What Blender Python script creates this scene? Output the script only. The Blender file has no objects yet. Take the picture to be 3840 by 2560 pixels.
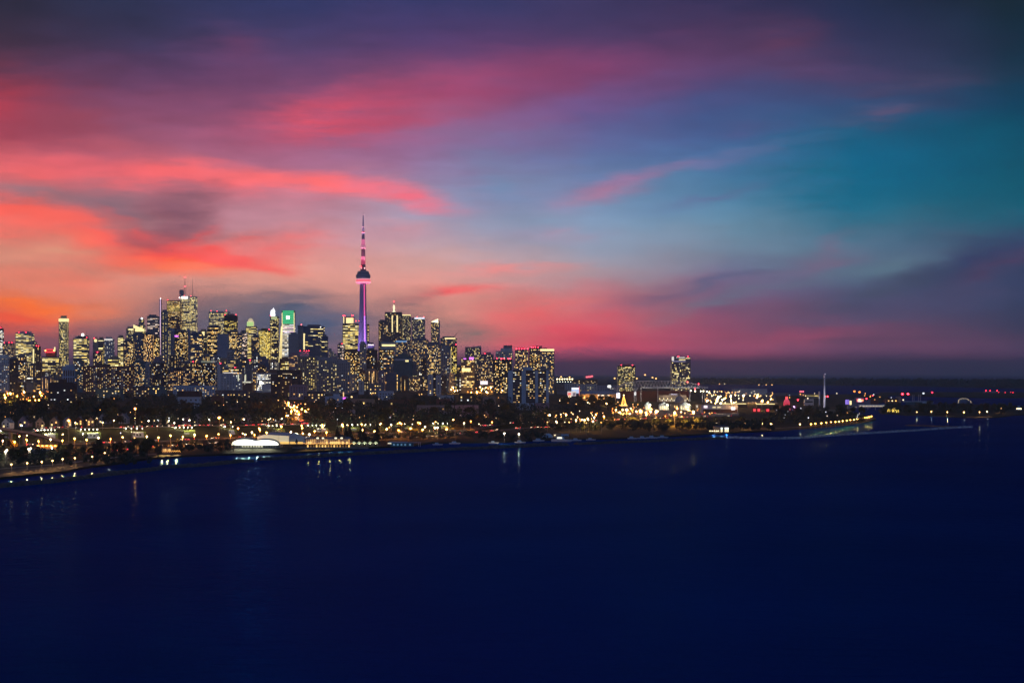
import bpy, bmesh, math, random
from math import pi, sin, cos, tan, atan, atan2, radians, sqrt, exp
from mathutils import Vector, Matrix
random.seed(11)
S = bpy.context.scene
COL = S.collection

# ------------------------------------------------------------------ camera
F, CAMZ, HZ = 7500.0, 55.0, 1403.0           # focal length in photo pixels, eye height in metres, horizon row
cam_d = bpy.data.cameras.new('camera')
cam_d.sensor_width = 36.0
cam_d.lens = 36.0 * F / 3840.0
cam_d.shift_y = (HZ - 1280.0) / 3840.0
cam_d.clip_start = 1.0
cam_d.clip_end = 120000.0
cam = bpy.data.objects.new('camera', cam_d)
cam.location = (0, 0, CAMZ)
cam.rotation_euler = (pi / 2, 0, 0)
COL.objects.link(cam)
S.camera = cam
S.view_settings.view_transform = 'Standard'
S.view_settings.look = 'None'
S.view_settings.gamma = 1.0
S.view_settings.exposure = 0.0
S.render.engine = 'CYCLES'
S.cycles.use_denoising = True
S.cycles.max_bounces = 5
S.cycles.diffuse_bounces = 2
S.cycles.glossy_bounces = 3
S.cycles.transmission_bounces = 2
S.cycles.transparent_max_bounces = 4
S.cycles.volume_bounces = 0
S.cycles.sample_clamp_indirect = 6.0

def lin(c):
    return tuple((x / 255 / 12.92) if x / 255 <= 0.04045 else ((x / 255 + 0.055) / 1.055) ** 2.4 for x in c)

def sky_dir(px, py):
    az = atan((px - 1920) / F)
    el = atan((HZ - py) / F * cos(az))
    return az, el

# ------------------------------------------------------------------ sky at dusk
world = bpy.data.worlds.new('World')
S.world = world
world.use_nodes = True
nt = world.node_tree
nt.nodes.clear()
N, L = nt.nodes.new, nt.links.new
def node(t, **kw):
    n = N(t)
    for k, v in kw.items():
        setattr(n, k, v)
    return n
def wmath(op, a, b=None, clamp=False):
    n = node('ShaderNodeMath', operation=op, use_clamp=clamp)
    for i, v in enumerate((a, b)):
        if v is None: continue
        if isinstance(v, (int, float)): n.inputs[i].default_value = v
        else: L(v, n.inputs[i])
    return n.outputs[0]
K = 7.5
tc = node('ShaderNodeTexCoord')
sep = node('ShaderNodeSeparateXYZ')
L(tc.outputs['Generated'], sep.inputs[0])
az = wmath('ARCTAN2', sep.outputs[0], sep.outputs[1])
el = wmath('ARCSINE', sep.outputs[2])
comb = node('ShaderNodeCombineXYZ')
L(wmath('MULTIPLY', az, K), comb.inputs[0])
L(wmath('MULTIPLY', el, K), comb.inputs[1])
# the clouds' edges are torn by two noises, one broad and one fine and streaky
def skynoise(scale, sx, sy, rot, detail, rough=0.55):
    m = node('ShaderNodeMapping', vector_type='POINT')
    m.inputs['Rotation'].default_value = (0, 0, rot)
    m.inputs['Scale'].default_value = (sx, sy, 1)
    L(comb.outputs[0], m.inputs[0])
    n = node('ShaderNodeTexNoise')
    n.inputs['Scale'].default_value = scale
    n.inputs['Detail'].default_value = detail
    n.inputs['Roughness'].default_value = rough
    L(m.outputs[0], n.inputs['Vector'])
    return n
n1 = skynoise(1.6, 0.8, 2.2, -0.15, 3)
n2 = skynoise(5.5, 0.55, 2.4, -0.2, 7, 0.6)
def centred(n, amt):
    v = node('ShaderNodeVectorMath', operation='SUBTRACT'); L(n.outputs['Color'], v.inputs[0]); v.inputs[1].default_value = (0.5, 0.5, 0.5)
    s = node('ShaderNodeVectorMath', operation='MULTIPLY'); L(v.outputs[0], s.inputs[0]); s.inputs[1].default_value = amt
    return s.outputs[0]
def vadd(a, b):
    v = node('ShaderNodeVectorMath', operation='ADD'); L(a, v.inputs[0]); L(b, v.inputs[1]); return v.outputs[0]
n3 = skynoise(15.0, 0.5, 2.2, -0.22, 6, 0.6)
pw = vadd(vadd(vadd(comb.outputs[0], centred(n1, (0.42, 0.13, 0))), centred(n2, (0.22, 0.09, 0))), centred(n3, (0.10, 0.034, 0)))
sp2 = node('ShaderNodeSeparateXYZ'); L(pw, sp2.inputs[0])
VMAX = 1.46
vfac = wmath('DIVIDE', sp2.outputs[1], VMAX)
COLS = [
 (0,    [(0,38,40,60),(160,58,45,66),(300,100,58,84),(400,140,62,84),(480,150,68,88),(540,185,84,96),(620,205,98,106),(690,168,104,112),(740,150,110,118),(790,190,108,106),(860,205,122,110),(960,200,138,120),(1040,205,128,108),(1120,215,112,80),(1190,190,92,72),(1250,130,76,84),(1330,92,66,86),(1400,70,60,86)]),
 (500,  [(0,38,48,78),(160,60,54,88),(280,98,62,100),(400,128,72,104),(500,140,80,110),(580,178,96,116),(660,190,104,118),(740,158,108,122),(830,156,108,118),(920,180,112,112),(1000,196,124,110),(1080,214,144,130),(1160,182,130,118),(1240,118,92,102),(1330,72,68,92),(1400,60,58,86)]),
 (1100, [(0,45,55,100),(160,68,62,105),(300,104,68,110),(400,140,78,112),(460,150,86,122),(560,162,104,140),(650,190,112,134),(740,196,122,140),(820,188,138,156),(900,204,138,144),(980,222,146,138),(1060,216,154,144),(1130,160,128,126),(1200,96,98,118),(1300,72,84,116),(1400,66,74,104)]),
 (1600, [(0,50,58,105),(160,88,62,110),(260,116,70,114),(380,152,80,116),(450,158,92,132),(550,140,106,150),(650,146,118,158),(740,156,140,172),(820,154,152,180),(900,184,154,168),(980,206,160,158),(1050,218,152,146),(1130,216,142,134),(1210,192,142,132),(1280,134,108,116),(1340,98,80,102),(1400,76,66,94)]),
 (2200, [(0,58,55,95),(120,74,58,100),(230,108,65,110),(320,118,70,116),(420,104,86,142),(520,90,100,152),(620,95,120,166),(700,106,128,168),(780,116,146,184),(860,134,156,184),(940,146,152,176),(1010,164,150,162),(1080,178,128,138),(1150,192,108,118),(1220,196,84,104),(1290,160,72,100),(1350,104,60,94),(1400,70,52,86)]),
 (2700, [(0,50,48,85),(150,82,58,95),(230,98,62,104),(330,70,76,126),(450,60,90,142),(560,70,106,156),(660,74,124,162),(760,86,132,166),(850,100,140,166),(950,106,126,150),(1030,100,106,140),(1100,106,90,126),(1170,122,78,112),(1240,132,72,106),(1310,124,68,102),(1360,84,58,94),(1400,58,48,84)]),
 (3200, [(0,34,44,76),(100,42,50,84),(250,60,60,96),(340,56,66,106),(430,40,82,124),(500,20,92,126),(600,0,95,136),(700,2,99,136),(780,28,106,134),(870,72,110,136),(960,84,114,140),(1040,74,86,120),(1120,66,72,110),(1200,84,70,104),(1280,106,65,96),(1340,78,60,94),(1400,46,44,78)]),
 (3800, [(0,20,38,48),(150,10,44,64),(280,22,54,76),(360,2,60,90),(450,0,66,92),(600,0,80,104),(780,4,88,108),(860,30,84,110),(930,54,68,100),(1010,48,60,94),(1100,40,55,90),(1200,48,50,80),(1300,56,48,76),(1370,40,42,72),(1400,30,38,68)]),
]
def col_ramp(stops, px):
    r = node('ShaderNodeValToRGB')
    r.color_ramp.interpolation = 'B_SPLINE'
    e = r.color_ramp.elements
    pts = sorted((sky_dir(px, s[0])[1] * K / VMAX, s[1:]) for s in stops)
    while len(e) < len(pts): e.new(0.5)
    for i, (p, c) in enumerate(pts):
        e[i].position = max(0, min(1, p)); e[i].color = (*lin(c), 1)
    L(vfac, r.inputs[0])
    return r.outputs[0]
def vmix(fac, a, b, blend='MIX'):
    m = node('ShaderNodeMix', data_type='RGBA', blend_type=blend)
    for sock, v in ((m.inputs[0], fac), (m.inputs[6], a), (m.inputs[7], b)):
        if isinstance(v, (int, float)): sock.default_value = v
        elif isinstance(v, tuple): sock.default_value = (*v, 1)
        else: L(v, sock)
    return m.outputs[2]
cur, prev = col_ramp(COLS[0][1], COLS[0][0]), sky_dir(COLS[0][0], HZ)[0] * K
for px, st in COLS[1:]:
    a = sky_dir(px, HZ)[0] * K
    mr = node('ShaderNodeMapRange', interpolation_type='LINEAR')
    L(sp2.outputs[0], mr.inputs[0]); mr.inputs[1].default_value = prev; mr.inputs[2].default_value = a
    cur = vmix(mr.outputs[0], cur, col_ramp(st, px)); prev = a
# beyond the frame the glow fades round to the blue dusk behind
mr = node('ShaderNodeMapRange', interpolation_type='SMOOTHSTEP')
L(wmath('ABSOLUTE', az), mr.inputs[0]); mr.inputs[1].default_value = 0.45; mr.inputs[2].default_value = 1.9
cur = vmix(mr.outputs[0], cur, (0.060, 0.095, 0.190))
# single clouds: photo column and row, half-length, half-height, tilt, colour, weight
CLOUDS = [
 (150,640,620,95,4,(236,104,104),.65),(720,650,620,75,-3,(255,108,112),1.0),(1180,690,560,62,-9,(255,112,116),1.0),(1500,745,300,48,-12,(245,112,132),.85),
 (60,720,420,60,-8,(140,116,128),.8),(480,790,420,85,-12,(138,104,118),.75),
 (30,790,460,70,-10,(255,92,80),1.0),(330,870,420,75,-20,(250,96,84),1.0),(120,860,420,90,-12,(240,112,98),.7),
 (640,860,330,120,25,(146,74,88),.8),(760,770,260,80,35,(138,92,108),.6),(600,930,210,55,15,(150,62,76),.7),
 (640,985,480,58,-3,(255,70,56),1.1),(620,1015,280,45,-4,(255,112,58),.8),(830,965,330,55,-12,(250,88,82),.9),(1000,930,330,70,8,(238,112,112),.7),
 (130,1160,480,48,-2,(244,116,34),1.0),(40,1195,300,50,0,(226,84,46),.9),(320,1080,420,70,-8,(238,118,96),.6),(520,1110,260,60,0,(214,142,124),.6),
 (50,400,330,150,0,(172,58,76),.7),(300,470,420,130,-6,(150,70,92),.6),(480,560,340,70,8,(168,88,110),.5),
 (1300,430,620,90,7,(204,80,104),.9),(1150,460,260,45,3,(220,84,104),.6),(1700,340,620,110,12,(160,72,112),.7),(2200,260,620,90,12,(128,66,110),.6),(880,220,300,110,-10,(112,66,106),.5),
 (2930,170,200,120,0,(104,60,90),.4),(2400,330,420,60,14,(112,80,132),.5),(3050,260,330,60,-8,(84,66,106),.6),(3400,300,420,50,4,(70,66,98),.6),
 (3280,425,220,42,8,(104,82,114),.55),(2800,470,330,60,5,(76,88,138),.5),(2600,600,620,30,9,(110,114,162),.5),(2200,740,330,60,14,(166,122,158),.9),(2180,735,170,34,12,(184,120,150),.5),(2380,660,380,36,12,(146,116,156),.8),
 (2060,870,260,30,0,(178,132,158),.8),(2700,720,380,26,14,(94,108,152),.6),(1500,870,330,40,-2,(196,142,158),.6),(1700,650,280,60,-10,(148,118,162),.4),
 (3700,560,420,200,8,(0,84,112),.5),(3100,660,420,160,0,(0,100,128),.6),
 (1750,1095,260,32,6,(240,104,106),.8),(1640,1120,160,24,10,(244,96,98),.7),(1900,1010,420,26,2,(232,138,138),.7),
 (2000,1180,420,80,12,(222,104,108),.8),(2120,1235,300,75,6,(216,72,94),.9),(1950,1250,280,60,0,(214,108,112),.5),(2300,1290,420,60,4,(176,66,98),.6),
 (2500,1110,420,50,10,(124,92,124),.6),(2700,1060,330,26,14,(84,90,126),.7),(3050,1000,330,60,18,(110,94,126),.5),(3130,930,150,40,35,(112,100,130),.7),
 (3300,1090,560,75,14,(60,72,98),.8),(3700,980,420,80,18,(46,58,94),.8),(3750,1000,330,40,20,(72,54,88),.6),(3300,1150,700,60,8,(66,66,104),.5),
 (2900,1275,620,45,4,(132,66,100),.7),(3400,1300,560,50,3,(84,56,88),.5),(2500,1345,760,40,0,(96,60,98),.5),
 (1880,700,420,180,-5,(112,138,176),.55),(2020,830,420,90,5,(130,156,186),.5),(250,950,420,60,-5,(214,146,122),.6),(900,1060,500,60,0,(226,158,144),.55),(1500,985,420,55,0,(210,162,158),.5),(250,600,600,80,-2,(226,100,110),.55),
 (2900,1085,620,30,13,(92,112,138),.6),(3300,1005,420,50,15,(82,110,132),.6),(2150,1270,420,50,3,(206,66,92),.65),(2500,1255,500,45,6,(150,70,104),.5),(700,810,210,140,50,(126,84,102),.6),(560,905,160,50,-30,(150,80,92),.5),(860,995,260,26,-10,(244,92,90),.6),(720,905,220,30,28,(222,70,70),.7),(800,930,180,26,20,(236,80,76),.6),(520,860,200,34,-30,(226,84,80),.6),(360,925,300,30,-18,(246,104,86),.6),
 (1080,1165,330,95,0,(70,84,112),.9),(1240,1230,300,100,0,(68,86,122),.95),(780,1190,300,110,0,(96,92,110),.8),(620,1160,220,110,0,(132,104,112),.6),(1530,1190,200,80,0,(104,92,104),.7),(1720,1240,220,50,-8,(124,110,112),.7),(480,1250,300,70,0,(102,82,98),.6),(900,1260,400,70,0,(72,82,108),.8),
]
wisp = skynoise(4.2, 0.42, 3.0, -0.14, 9, 0.66)
wm = node('ShaderNodeMapRange'); L(wisp.outputs[0], wm.inputs[0])
wm.inputs[1].default_value = 0.32; wm.inputs[2].default_value = 0.66; wm.inputs[3].default_value = 0.22; wm.inputs[4].default_value = 1.9
for (px, py, rx, ry, ang, c, amp) in CLOUDS:
    a, e = sky_dir(px, py)
    m = node('ShaderNodeMapping', vector_type='TEXTURE')
    m.inputs['Location'].default_value = (a * K, e * K, 0)
    m.inputs['Rotation'].default_value = (0, 0, radians(ang))
    m.inputs['Scale'].default_value = (rx / 900, ry / 720, 1)
    L(pw, m.inputs[0])
    g = node('ShaderNodeTexGradient', gradient_type='QUADRATIC_SPHERE'); L(m.outputs[0], g.inputs[0])
    f = wmath('MULTIPLY', wmath('MULTIPLY', wmath('POWER', g.outputs['Fac'], .85), amp * 1.1), wm.outputs[0], clamp=True)
    cur = vmix(f, cur, lin(c))
# faint streakiness over everything
fm = node('ShaderNodeMapRange'); L(n2.outputs[0], fm.inputs[0])
fm.inputs[1].default_value = 0.3; fm.inputs[2].default_value = 0.7; fm.inputs[3].default_value = 0.90; fm.inputs[4].default_value = 1.10
fcol = node('ShaderNodeVectorMath', operation='SCALE'); L(cur, fcol.inputs[0]); L(fm.outputs[0], fcol.inputs['Scale'])
# under the horizon: the same dark blue as the lake
mb = node('ShaderNodeMapRange'); L(el, mb.inputs[0]); mb.inputs[1].default_value = -0.004; mb.inputs[2].default_value = 0.0
cur = vmix(mb.outputs[0], lin((16, 24, 58)), fcol.outputs[0])
# the sky's own brightness before the haze in front of it dims it
br = node('ShaderNodeValToRGB'); br.color_ramp.interpolation = 'LINEAR'
be = br.color_ramp.elements
BST = [(1403, 15.5, 6.6, 6.2), (1396, 15.5, 6.6, 6.2), (1375, 15.5, 6.6, 6.2), (1350, 13.0, 5.9, 5.2), (1312, 7.46, 4.98, 4.1), (1275, 3.81, 3.02, 2.43), (1235, 2.81, 2.36, 1.98), (1190, 2.3, 2.04, 1.73), (1140, 1.95, 1.79, 1.56), (1081, 1.75, 1.64, 1.5), (1004, 1.57, 1.5, 1.4), (900, 1.42, 1.38, 1.33), (800, 1.33, 1.3, 1.27), (620, 1.25, 1.21, 1.19), (313, 1.16, 1.09, 1.09), (0, 1.01, 1.01, 1.06)]
while len(be) < len(BST): be.new(.5)
for i, (py, *v) in enumerate(BST): be[i].position = max(0, (HZ - py) / F / .19); be[i].color = (v[0] / 16, v[1] / 16, v[2] / 16, 1)
L(wmath('DIVIDE', el, .19), br.inputs[0])
b8 = node('ShaderNodeVectorMath', operation='SCALE'); L(br.outputs[0], b8.inputs[0]); b8.inputs['Scale'].default_value = 16.0
bsc = node('ShaderNodeVectorMath', operation='MULTIPLY'); L(cur, bsc.inputs[0]); L(b8.outputs[0], bsc.inputs[1])
cur = bsc.outputs[0]
bg = node('ShaderNodeBackground'); L(cur, bg.inputs[0]); bg.inputs[1].default_value = 1.0
SUN_EL, SUN_AZ = radians(1.5), radians(-24)
nsky = node('ShaderNodeTexSky', sky_type='NISHITA')
nsky.sun_disc = False; nsky.sun_elevation = SUN_EL; nsky.sun_rotation = SUN_AZ
bg2 = node('ShaderNodeBackground'); L(nsky.outputs[0], bg2.inputs[0]); bg2.inputs[1].default_value = 0.0006
add = node('ShaderNodeAddShader'); L(bg.outputs[0], add.inputs[0]); L(bg2.outputs[0], add.inputs[1])
wo = node('ShaderNodeOutputWorld'); L(add.outputs[0], wo.inputs[0])

world.cycles.sampling_method = 'MANUAL'
world.cycles.sample_map_resolution = 128
# ------------------------------------------------------------------ the last of the sun, far left behind the city
sd = bpy.data.lights.new('sun', 'SUN'); sd.energy = 0.04; sd.angle = radians(6); sd.color = (1.0, 0.55, 0.38)
so = bpy.data.objects.new('sun', sd); COL.objects.link(so)
so.rotation_euler = (Vector((sin(SUN_AZ) * cos(SUN_EL), cos(SUN_AZ) * cos(SUN_EL), sin(SUN_EL)))).to_track_quat('Z', 'Y').to_euler()
S.cycles.use_adaptive_sampling = True
S.cycles.adaptive_threshold = 0.02
S.cycles.adaptive_min_samples = 16
# ------------------------------------------------------------------ materials
MATS = {}
def mat(key, color, rough=0.7, metal=0.0, noise=0.25, nscale=0.35, emit=None, strength=0.0, sample=False, spec=0.3):
    if key in MATS: return MATS[key]
    m = bpy.data.materials.new(key); m.use_nodes = True
    t = m.node_tree; b = t.nodes['Principled BSDF']
    b.inputs['Roughness'].default_value = rough
    b.inputs['Metallic'].default_value = metal
    b.inputs['Specular IOR Level'].default_value = spec
    if noise and not emit:
        tx = t.nodes.new('ShaderNodeTexCoord')
        n = t.nodes.new('ShaderNodeTexNoise'); n.inputs['Scale'].default_value = nscale; n.inputs['Detail'].default_value = 3
        t.links.new(tx.outputs['Object'], n.inputs['Vector'])
        r = t.nodes.new('ShaderNodeValToRGB')
        r.color_ramp.elements[0].position = 0.3; r.color_ramp.elements[1].position = 0.7
        r.color_ramp.elements[0].color = (*[c * (1 - noise) for c in color], 1)
        r.color_ramp.elements[1].color = (*[min(1, c * (1 + noise)) for c in color], 1)
        t.links.new(n.outputs[0], r.inputs[0]); t.links.new(r.outputs[0], b.inputs['Base Color'])
    else:
        b.inputs['Base Color'].default_value = (*color, 1)
    if emit:
        b.inputs['Emission Color'].default_value = (*emit, 1)
        b.inputs['Emission Strength'].default_value = strength
        m.cycles.emission_sampling = 'FRONT' if sample else 'NONE'
    MATS[key] = m
    return m
def lamp_mat(key, color, strength, sample=True):
    return mat('lamp_' + key, (0.8, 0.8, 0.8), emit=color, strength=strength, sample=sample)

WALLS = {'black': (.03, .033, .045), 'dark': (.075, .08, .105), 'slate': (.15, .165, .20), 'grey': (.27, .28, .30), 'pale': (.42, .43, .45),
         'white': (.62, .63, .66), 'brick': (.17, .07, .055), 'brown': (.11, .065, .05), 'tan': (.28, .22, .17), 'blue': (.07, .11, .18),
         'teal': (.05, .12, .15), 'steel': (.24, .28, .36), 'gold': (.22, .16, .06), 'mauve': (.22, .18, .24), 'lightblue': (.30, .42, .55)}
def wall(k):
    return mat('wall_' + k, tuple(min(.8, c * 1.5) for c in WALLS[k]), rough=0.75, noise=0.12, nscale=0.06)
def glow_glass():
    # window glass: dark and shiny; the lit panes carry their own room light in the attribute «glow»
    if 'glass' in MATS: return MATS['glass']
    m = bpy.data.materials.new('window_glass'); m.use_nodes = True
    t = m.node_tree; b = t.nodes['Principled BSDF']
    b.inputs['Base Color'].default_value = (.02, .025, .035, 1); b.inputs['Roughness'].default_value = 0.15
    a = t.nodes.new('ShaderNodeAttribute'); a.attribute_name = 'glow'
    t.links.new(a.outputs['Color'], b.inputs['Emission Color']); b.inputs['Emission Strength'].default_value = 1.0
    m.cycles.emission_sampling = 'NONE'
    MATS['glass'] = m
    return m

# ------------------------------------------------------------------ mesh helpers
class MB:
    def __init__(s): s.v, s.f = [], []
    def quad(s, a, b, c, d):
        i = len(s.v); s.v += [a, b, c, d]; s.f.append((i, i + 1, i + 2, i + 3)); return s
    def poly(s, pts):
        i = len(s.v); s.v += list(pts); s.f.append(tuple(range(i, i + len(pts)))); return s
    def box(s, x0, x1, y0, y1, z0, z1):
        return s.prism([(x0, y0), (x1, y0), (x1, y1), (x0, y1)], z0, z1)
    def prism(s, pts, z0, z1, top=None):
        n = len(pts); i = len(s.v); t = top or pts
        s.v += [(x, y, z0) for x, y in pts] + [(x, y, z1) for x, y in t]
        s.f += [(i + k, i + (k + 1) % n, i + n + (k + 1) % n, i + n + k) for k in range(n)]
        s.f += [tuple(i + n - 1 - k for k in range(n)), tuple(i + n + k for k in range(n))]
        return s
    def lathe(s, prof, cx=0, cy=0, n=12, a0=0.0):
        i = len(s.v)
        for r, z in prof:
            s.v += [(cx + r * cos(a0 + 2 * pi * k / n), cy + r * sin(a0 + 2 * pi * k / n), z) for k in range(n)]
        for j in range(len(prof) - 1):
            for k in range(n):
                a, b = i + j * n + k, i + j * n + (k + 1) % n
                s.f.append((a, b, b + n, a + n))
        s.f.append(tuple(i + n - 1 - k for k in range(n)))
        e = i + (len(prof) - 1) * n
        s.f.append(tuple(e + k for k in range(n)))
        return s
    def tube(s, a, b, r0, r1=None, n=6):
        r1 = r0 if r1 is None else r1
        a, b = Vector(a), Vector(b); d = (b - a).normalized()
        u = d.cross(Vector((0, 0, 1)))
        if u.length < 1e-3: u = Vector((1, 0, 0))
        u.normalize(); w = d.cross(u); i = len(s.v)
        for p, r in ((a, r0), (b, r1)):
            s.v += [tuple(p + u * (r * cos(2 * pi * k / n)) + w * (r * sin(2 * pi * k / n))) for k in range(n)]
        s.f += [(i + k, i + n + k, i + n + (k + 1) % n, i + (k + 1) % n) for k in range(n)]
        s.f += [tuple(i + k for k in range(n)), tuple(i + 2 * n - 1 - k for k in range(n))]
        return s
    def ball(s, c, r, n=8, m=5, sz=1.0):
        return s.lathe([(max(1e-3, r * sin(pi * j / m)), c[2] - r * sz * cos(pi * j / m)) for j in range(m + 1)], c[0], c[1], n)
    def mesh(s, name='m', smooth=False):
        me = bpy.data.meshes.new(name); me.from_pydata(s.v, [], s.f); me.validate(); me.update()
        if smooth:
            me.polygons.foreach_set('use_smooth', [True] * len(me.polygons))
        return me

def put(name, mb, material, parent=None, loc=None, rz=0.0, smooth=False, kind=None):
    me = mb.mesh(name, smooth) if isinstance(mb, MB) else mb
    if material is not None and not me.materials: me.materials.append(material)
    o = bpy.data.objects.new(name, me); COL.objects.link(o)
    if parent is not None: o.parent = parent
    if loc is not None: o.location = loc
    if rz: o.rotation_euler = (0, 0, rz)
    if kind: o['kind'] = kind
    return o
LABELS = {}
def tag(o, label, cat, group=None):
    o['label'] = label; o['category'] = cat
    if group: o['group'] = group
    LABELS.setdefault(label, []).append(group)
    return o
def thing(name, label, cat, loc, rz=0.0, group=None):
    o = bpy.data.objects.new(name, None); COL.objects.link(o)
    o.empty_display_size = 0.5
    o.location = loc; o.rotation_euler = (0, 0, rz)
    return tag(o, label, cat, group)
def dup(root, loc, rz=0.0, label=None, group=None, scale=1.0):
    r = root.copy(); COL.objects.link(r); r.location = loc; r.rotation_euler = (0, 0, rz); r.scale = (scale,) * 3
    if label: r['label'] = label
    if group: r['group'] = group
    for ch in list(root.children):
        c = ch.copy(); COL.objects.link(c); c.parent = r
        for g in ch.children:
            d = g.copy(); COL.objects.link(d); d.parent = c
    return r
def structure(name, mb, material, smooth=False):
    o = put(name, mb, material, smooth=smooth); o['kind'] = 'structure'; return o

# ------------------------------------------------------------------ photo pixel -> place
def lerp_tab(tab, x):
    if x <= tab[0][0]: return tab[0][1]
    for (a, b), (c, d) in zip(tab, tab[1:]):
        if x <= c: return b + (d - b) * (x - a) / (c - a)
    return tab[-1][1]
LAND = 1.2
TOE = [(-900, 1500), (0, 1570), (600, 1647), (1300, 1842), (1700, 1930), (2300, 2060)]      # foot of the railway bank, distance by photo column
RISE = [(-900, 9.0), (700, 9.0), (1300, 5.9), (1700, 5.0), (2000, 3.6), (2300, 0.06)]
RISE2 = [(-900, 3.0), (700, 3.0), (1300, 5.5), (1800, 6.0), (2040, 5.0), (2300, 0.0)]
def gz_px(px, Y):
    toe = lerp_tab(TOE, px); t = max(0.0, min(1.0, (Y - toe) / 58.0))
    if px >= 2300: return LAND
    u = max(0.0, min(1.0, (Y - toe - 60) / 1100.0))
    return LAND + lerp_tab(RISE, px) * t * t * (3 - 2 * t) + lerp_tab(RISE2, px) * u
def gz(x, Y): return gz_px(1920 + F * x / Y, Y)
def X(px, Y): return (px - 1920) / F * Y
def Zp(py, Y): return CAMZ - (py - HZ) / F * Y
def ground(px, py, up=0.0):
    """the place on the ground (or UP metres over it) that the photo shows at this pixel"""
    Y = 1500.0
    for _ in range(30):
        Yn = F * (CAMZ - up - gz_px(px, Y)) / (py - HZ); Y = 0.5 * Y + 0.5 * Yn
    return X(px, Y), Y, gz_px(px, Y)
# ------------------------------------------------------------------ lake
wm_ = bpy.data.materials.new('lake_water'); wm_.use_nodes = True
t = wm_.node_tree; t.nodes.clear(); n_, l_ = t.nodes.new, t.links.new
out = n_('ShaderNodeOutputMaterial')
geo = n_('ShaderNodeNewGeometry')
mp = n_('ShaderNodeMapping'); mp.inputs['Scale'].default_value = (0.06, 0.17, 0.1); l_(geo.outputs['Position'], mp.inputs[0])
wn = n_('ShaderNodeTexNoise'); wn.inputs['Scale'].default_value = 1.0; wn.inputs['Detail'].default_value = 5; wn.inputs['Roughness'].default_value = 0.62; l_(mp.outputs[0], wn.inputs[0])
bp = n_('ShaderNodeBump'); bp.inputs['Strength'].default_value = 1.0; bp.inputs['Distance'].default_value = 4.5; l_(wn.outputs[0], bp.inputs['Height'])
big = n_('ShaderNodeTexNoise'); big.inputs['Scale'].default_value = 0.006; big.inputs['Detail'].default_value = 2; l_(geo.outputs['Position'], big.inputs[0])
cr = n_('ShaderNodeValToRGB'); l_(big.outputs[0], cr.inputs[0])
cr.color_ramp.elements[0].position = 0.3; cr.color_ramp.elements[0].color = (0.0003, 0.032, 0.18, 1)
cr.color_ramp.elements[1].position = 0.7; cr.color_ramp.elements[1].color = (0.0004, 0.046, 0.25, 1)
df = n_('ShaderNodeBsdfDiffuse'); l_(cr.outputs[0], df.inputs[0]); l_(bp.outputs[0], df.inputs['Normal'])
lw = n_('ShaderNodeLayerWeight'); lw.inputs[0].default_value = 0.18; l_(bp.outputs[0], lw.inputs['Normal'])
g1 = n_('ShaderNodeBsdfGlossy'); g1.inputs[0].default_value = (0.002, 0.05, 0.35, 1); g1.inputs[1].default_value = 0.38; l_(bp.outputs[0], g1.inputs['Normal'])
mx = n_('ShaderNodeMixShader'); l_(lw.outputs['Fresnel'], mx.inputs[0]); l_(df.outputs[0], mx.inputs[1]); l_(g1.outputs[0], mx.inputs[2])
g2 = n_('ShaderNodeBsdfGlossy'); g2.inputs[0].default_value = (.34, .62, .9, 1); g2.inputs[1].default_value = 0.085
bp2 = n_('ShaderNodeBump'); bp2.inputs['Strength'].default_value = 0.035; bp2.inputs['Distance'].default_value = 0.6; l_(wn.outputs[0], bp2.inputs['Height']); l_(bp2.outputs[0], g2.inputs['Normal'])
mx2 = n_('ShaderNodeMixShader'); mx2.inputs[0].default_value = 0.009; l_(mx.outputs[0], mx2.inputs[1]); l_(g2.outputs[0], mx2.inputs[2]); l_(mx2.outputs[0], out.inputs[0])
structure('lake_water', MB().quad((-60000, -3000, 0), (60000, -3000, 0), (60000, 90000, 0), (-60000, 90000, 0)), wm_)

# ------------------------------------------------------------------ land
M_ground = mat('ground_earth', (.045, .05, .04), rough=.95, noise=.5, nscale=.02, spec=.05)
M_grass = mat('grass_bank', (.06, .062, .028), rough=.95, noise=.35, nscale=.08, spec=.05)
M_sand = mat('beach_sand', (.06, .07, .085), rough=.95, noise=.15, nscale=.05, spec=.05)
M_asph = mat('asphalt', (.06, .06, .062), rough=.85, noise=.2, nscale=.1, spec=.2)
M_conc = mat('concrete', (.30, .29, .27), rough=.85, noise=.2, nscale=.2, spec=.2)
M_rock = mat('rock', (.07, .075, .085), rough=.8, noise=.5, nscale=.4, spec=.3)
def wpt(px, py, z=0.0):
    Y = F * (CAMZ - z) / (py - HZ); return (X(px, Y), Y)
SHORE = [(-900, 1850), (-300, 1812), (0, 1789), (120, 1777), (250, 1765), (300, 1752), (450, 1733), (560, 1716), (700, 1706), (900, 1699), (1060, 1695), (1180, 1690), (1300, 1682), (1420, 1674), (1560, 1667),
         (1620, 1657), (1760, 1656), (1900, 1654), (2000, 1648), (2130, 1644), (2300, 1642), (2500, 1634), (2640, 1625), (2740, 1620), (2820, 1616), (2900, 1613), (2980, 1606), (3080, 1598), (3180, 1588), (3255, 1578), (3286, 1571), (3276, 1563), (3240, 1557), (3205, 1552)]
def land(name, front, back, z, material):
    pts = [wpt(*p, z) for p in front] + back
    mb = MB().poly([(x, y, z) for x, y in pts])
    n = len(pts)
    for k in range(n):
        (x0, y0), (x1, y1) = pts[k], pts[(k + 1) % n]
        mb.quad((x0, y0, -2), (x1, y1, -2), (x1, y1, z), (x0, y0, z))
    return structure(name, mb, material)
def far(px, Y): return (X(px, Y), Y)
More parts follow.
